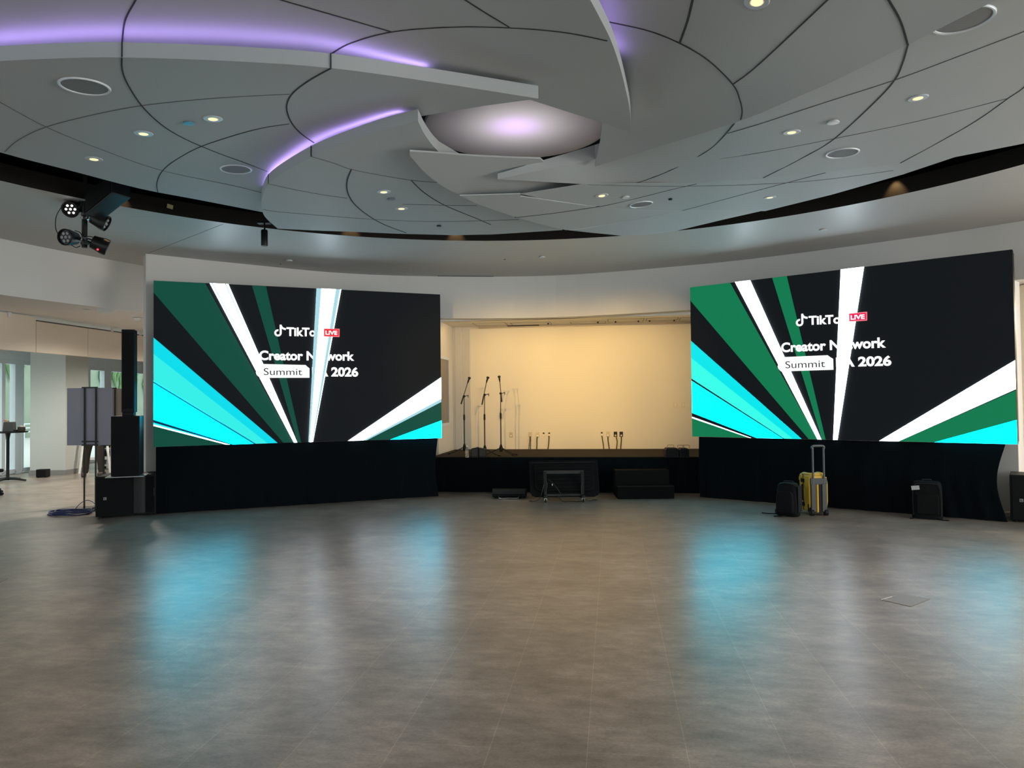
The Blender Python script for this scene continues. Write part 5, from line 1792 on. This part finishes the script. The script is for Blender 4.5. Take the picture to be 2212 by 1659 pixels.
# white folding easel and a small cart behind the boards
q = onz(172, 1024)
ez = thing('easel', 'white folding A-frame easel behind the lavender board', 'easel', (q.x, q.y + 0.1, 0), 0.2)
for (x0, x1, y0, y1) in ((-0.06, -0.02, 0, 0.25), (0.12, 0.05, 0.0, 0.25), (0.62, 0.45, 0, 0.25), (0.50, 0.58, 0.5, 0.28)):
    MB().tube([(x0, y0, 0), (x1, y1, 1.05)], 0.03, 6).build('leg', M_WHITE, ez)
MB().box((0.3, 0.1, 0.35), (0.66, 0.03, 0.06)).build('crossbar', M_WHITE, ez)
q = onz(232, 1015)
ct_ = thing('utility_cart', 'grey shelved cart behind the sign boards and the bass cabinet', 'cart', (q.x, q.y + 0.3, 0), 0.1)
for k, z in enumerate((0.10, 0.32, 0.54, 0.74)):
    MB().box((0, 0, z), (0.62, 0.42, 0.03)).build('shelf', mat('cart_grey', (0.40, 0.41, 0.42), 0.4, metal=0.3), ct_, bevel=0.004)
for sx in (-1, 1):
    for sy in (-1, 1):
        MB().tube([(sx * 0.29, sy * 0.19, 0.06), (sx * 0.29, sy * 0.19, 0.80)], 0.014, 8).build('post', M_BLACKSAT, ct_)
        MB().lathe([(0.01, -0.015), (0.03, -0.013), (0.03, 0.013), (0.01, 0.015)], Matrix.Translation((sx * 0.29, sy * 0.19, 0.031)) @ Matrix.Rotation(pi / 2, 4, 'Y'), 14).build('caster', M_BLACK, ct_)
for k, (x, z, s) in enumerate(((-0.16, 0.555, 0.13), (0.12, 0.555, 0.12), (-0.1, 0.335, 0.13), (0.14, 0.115, 0.14))):
    tag(MB().box((0, 0, s / 2), (0.2, 0.26, s)).build('equipment_case', M_BLACK, None, bevel=0.01), ('black equipment case on the cart shelf, upper left', 'black equipment case on the cart shelf, upper right', 'black equipment case on the middle cart shelf', 'black equipment case on the lowest cart shelf')[k], 'case', 'cases on the cart').location = (q.x + x, q.y + 0.3, z)

# fittings under the lower ceiling on the left
def ceil_fit(px, py, r, h, name, label, cat):
    q = onz(px, py, Z_HEAD)
    tag(MB().lathe([(r, 0.0), (r, -h * 0.25), (r * 0.9, -h * 0.5), (r * 0.66, -h * 0.8), (r * 0.6, -h)], Matrix.Translation(q), 28).build(name, M_WHITE, smooth=True), label, cat)


ceil_fit(230, 668, 0.15, 0.07, 'access_point', 'round white access point under the low ceiling at left', 'access point')
ceil_fit(187, 669.5, 0.06, 0.02, 'smoke_detector', 'flat white detector left of the round access point', 'detector')
ceil_fit(297, 687, 0.08, 0.05, 'smoke_detector', 'white detector beside the white partition end', 'detector')

# ================================================================== HUNG IN THE CEILING GAP
YP = 8.45
top = ony(183, 432, YP)
botp = ony(183, 535, YP)
lp = thing('lighting_pole', 'short black pole hanging from the ceiling gap at upper left, carrying four lamps', 'lighting pole', (top.x, YP, botp.z))
Lz = top.z - botp.z
MB().tube([(0, 0, 0), (0, 0, Lz + 0.75)], 0.030, 14).build('pole', M_BLACKSAT, lp, smooth=True)


def lp_local(px, py):
    q = ony(px, py, YP)
    return Vector((q.x - top.x, 0, q.z - botp.z))


for py in (463, 472, 516, 526):
    z = lp_local(183, py).z
    MB().lathe([(0.036, -0.018), (0.042, -0.014), (0.042, 0.014), (0.036, 0.018)], Matrix.Translation((0, 0, z)), 16).box((0.045, -0.01, z), (0.03, 0.04, 0.02)).build('clamp', M_CHROME if py in (472, 516) else M_DKGREY, lp, smooth=True)
mb = MB()
rv = random.Random(11)
for k in range(7):
    pts = [lp_local(150 + 33 * rv.random(), 430 + 12 * rv.random()) for _ in range(4)]
    pts = [lp_local(178, 425)] + pts + [lp_local(176, 455)]
    mb.tube(sm([tuple(p_ + Vector((0, 0.05 - 0.1 * rv.random(), 0))) for p_ in pts], 5), 0.006, 6)
for pts in (((138, 448), (126, 470), (125, 495), (131, 508)), ((166, 500), (178, 505), (184, 520)), ((158, 530), (168, 536), (178, 533)), ((190, 512), (205, 514), (214, 522)), ((190, 476), (198, 468), (206, 474))):
    mb.tube(sm([tuple(lp_local(*q_) + Vector((0, -0.04, 0))) for q_ in pts], 6), 0.005, 6)
mb.build('cable', M_CABLE, lp, smooth=True)


def par_lamp(px, py, direction, label, lit, arm_to):
    c = lp_local(px, py) + Vector((top.x, YP, botp.z))
    o = thing('stage_lamp', label, 'stage lamp', (0, 0, 0), 0, 'stage lamps on the hanging pole')
    d = Vector(direction).normalized()
    o.matrix_world = Matrix.Translation(c) @ d.to_track_quat('Z', 'Y').to_matrix().to_4x4()
    R = 0.095
    MB().lathe([(0.05, -0.12), (0.075, -0.11), (R * 0.92, -0.03), (R, 0.0), (R, 0.055), (R * 0.9, 0.06), (R * 0.88, 0.035), (0.0, 0.034)], None, 28).build('housing', M_BLACKSAT, o, smooth=True)
    rl = 0.0125 if lit else 0.019
    for k in range(7):
        a = k * pi / 3
        x, y = (0, 0) if k == 6 else (0.048 * cos(a), 0.048 * sin(a))
        MB().lathe([(rl, 0.035), (rl, 0.042), (rl * 0.6, 0.047), (0.0, 0.049)], Matrix.Translation((x, y, 0)), 14).build('lens', M_WLED if lit else mat('dull_lens', (0.35, 0.35, 0.36), 0.2, spec=0.8), o, smooth=True)
    MB().tube([(-R - 0.012, 0, -0.02), (-R - 0.014, 0, -0.10), (-0.05, 0, -0.17), (0.05, 0, -0.17), (R + 0.014, 0, -0.10), (R + 0.012, 0, -0.02)], 0.009, 8).build('yoke', M_BLACK, o, smooth=True)
    inv = o.matrix_world.inverted()
    tgt = inv @ (lp_local(*arm_to) + Vector((top.x, YP, botp.z)))
    MB().tube([(0, 0, -0.165), tgt], 0.013, 8).build('clamp_arm', M_DKGREY, o, smooth=True)
    return o


par_lamp(155, 450, (0.10, -0.75, -0.45), 'black LED stage lamp with lit lenses, upper left on the hanging pole', True, (180, 463))
par_lamp(221, 479, (0.85, 0.25, -0.45), 'black LED stage lamp turned away, upper right on the hanging pole', False, (186, 472))
par_lamp(147, 513, (-0.10, -0.95, -0.12), 'black LED stage lamp facing the room, lower left on the hanging pole', False, (180, 520))
r_ = par_lamp(221, 531, (0.80, 0.5, -0.35), 'black LED stage lamp with a red indicator, lower right on the hanging pole', False, (186, 526))
q = ony(211, 539, YP - 0.10)
ind = MB().lathe([(0.011, -0.005), (0.011, 0.005), (0.005, 0.009)], r_.matrix_world.inverted() @ Matrix.Translation(q) @ Matrix.Rotation(pi / 2, 4, 'X'), 12).build('indicator', M_REDLED, r_, smooth=True)

# black loudspeaker hung in the gap
p0, p1 = ony(204, 447, 8.35), ony(262, 400, 8.0)
ax = (p1 - p0).normalized()
hs = thing('hanging_speaker', 'black box loudspeaker hung slanting in the ceiling gap above the lamps', 'speaker', (0, 0, 0))
side = Vector((0.50, 0.80, -0.10))
side = (side - ax * side.dot(ax)).normalized()
thr = ax.cross(side).normalized()
Rm = Matrix((ax, side, thr)).transposed()
c = (p0 + p1) / 2
hs.matrix_world = Matrix.Translation(c) @ Rm.to_4x4()
Lh = (p1 - p0).length
MB().box((0, 0, 0), (Lh, 0.20, 0.25)).build('cabinet', mat('hung_cab', (0.018, 0.022, 0.028), 0.4), hs, bevel=0.008)
MB().box((0, -0.103, 0), (Lh * 0.94, 0.010, 0.22)).build('grille', M_GRILLE, hs)
inv = hs.matrix_world.inverted()
MB().tube([(Lh * 0.2, 0, 0), inv @ (c + ax * Lh * 0.2 + Vector((0, 0, 1.0)))], 0.015, 8).build('bracket', M_BLACKSAT, hs)

# small yellow tag on the dark rim
q = onz(368, 463, Z_SOF)
dq = (Vector((q.x, q.y)) - RC).normalized()
pq = RC + dq * (RR - 0.012)
tag(MB().box((pq.x, pq.y, 4.10), (0.07, 0.012, 0.05), Matrix.Rotation(atan2(dq.y, dq.x) - pi / 2, 3, 'Z') @ Matrix.Rotation(0.15, 3, 'Y')).build('paper_tag', mat('yellow_tag', (0.75, 0.66, 0.36), 0.7)), 'small yellowish tag on the dark rim of the ceiling gap', 'tag')

# pendant cylinder lamp
yp = 9.35
a, b = ony(571, 488, yp), ony(571, 531, yp)
pd = thing('pendant_spotlight', 'black cylinder lamp hanging from the gap edge above the left screen', 'spotlight', (a.x, yp, b.z))
hh = a.z - b.z
MB().lathe([(0.040, 0.0), (0.042, 0.01), (0.042, hh * 0.76), (0.034, hh * 0.80)], None, 24).build('housing', M_BLACKSAT, pd, smooth=True)
MB().tube([(0, 0, hh * 0.78), (0.004, 0, hh * 0.90), (0, 0, hh + 0.04)], 0.012, 8).build('stem', M_BLACKSAT, pd)
MB().box((-0.02, 0.05, hh + 0.06), (0.16, 0.10, 0.04)).build('track_adapter', M_BLACKSAT, pd, bevel=0.004)
MB().tube([(-0.02, 0.05, hh + 0.08), (-0.02, 0.05, hh + 1.1)], 0.01, 6).build('rod', M_BLACKSAT, pd)

# track bar glinting in the right-hand gap
a, b = onz(1690, 457, 4.10), onz(1893, 421, 4.10)
tr = thing('lighting_track', 'dark lighting track bar inside the right-hand ceiling gap', 'track', (0, 0, 0))
MB().tube([a, b], 0.02, 8).build('bar', mat('track_grey', (0.12, 0.12, 0.12), 0.3, metal=0.7), tr)
for t in (0.3, 0.75):
    q = a + (b - a) * t
    MB().tube([q, q + Vector((0, 0, 0.9))], 0.012, 6).build('rod', M_BLACKSAT, tr)

# floor box covers
a = [onz(x, y) for x, y in ((1903, 1296), (1950, 1284), (2010, 1294), (1968, 1311))]
fb = thing('floor_box', 'square floor box cover set in the tiles at right', 'floor box', (0, 0, 0))
MB().prism([p_ + Vector((0, 0, 0.0005)) for p_ in a], (0, 0, 0.003)).build('cover', mat('floor_plate', (0.21, 0.185, 0.165), 0.4), fb)
MB().tube([a[0] + Vector((0, 0, 0.003)), a[0] + (a[1] - a[0]) * 0.5 + Vector((0, 0, 0.003))], 0.0028, 6).tube([a[1] + (a[2] - a[1]) * 0.5 + Vector((0, 0, 0.003)), a[2] + Vector((0, 0, 0.003))], 0.0028, 6).build('edge_trim', M_CHROME, fb)
a = [onz(x, y) for x, y in ((-60, 1262), (-20, 1246), (18, 1250), (-20, 1268))]
MB_ = MB().prism([p_ + Vector((0, 0, 0.0005)) for p_ in a], (0, 0, 0.003))
tag(MB_.build('floor_box', mat('floor_plate', (0.21, 0.185, 0.165), 0.4)), 'floor box cover at the left edge of the floor', 'floor box')
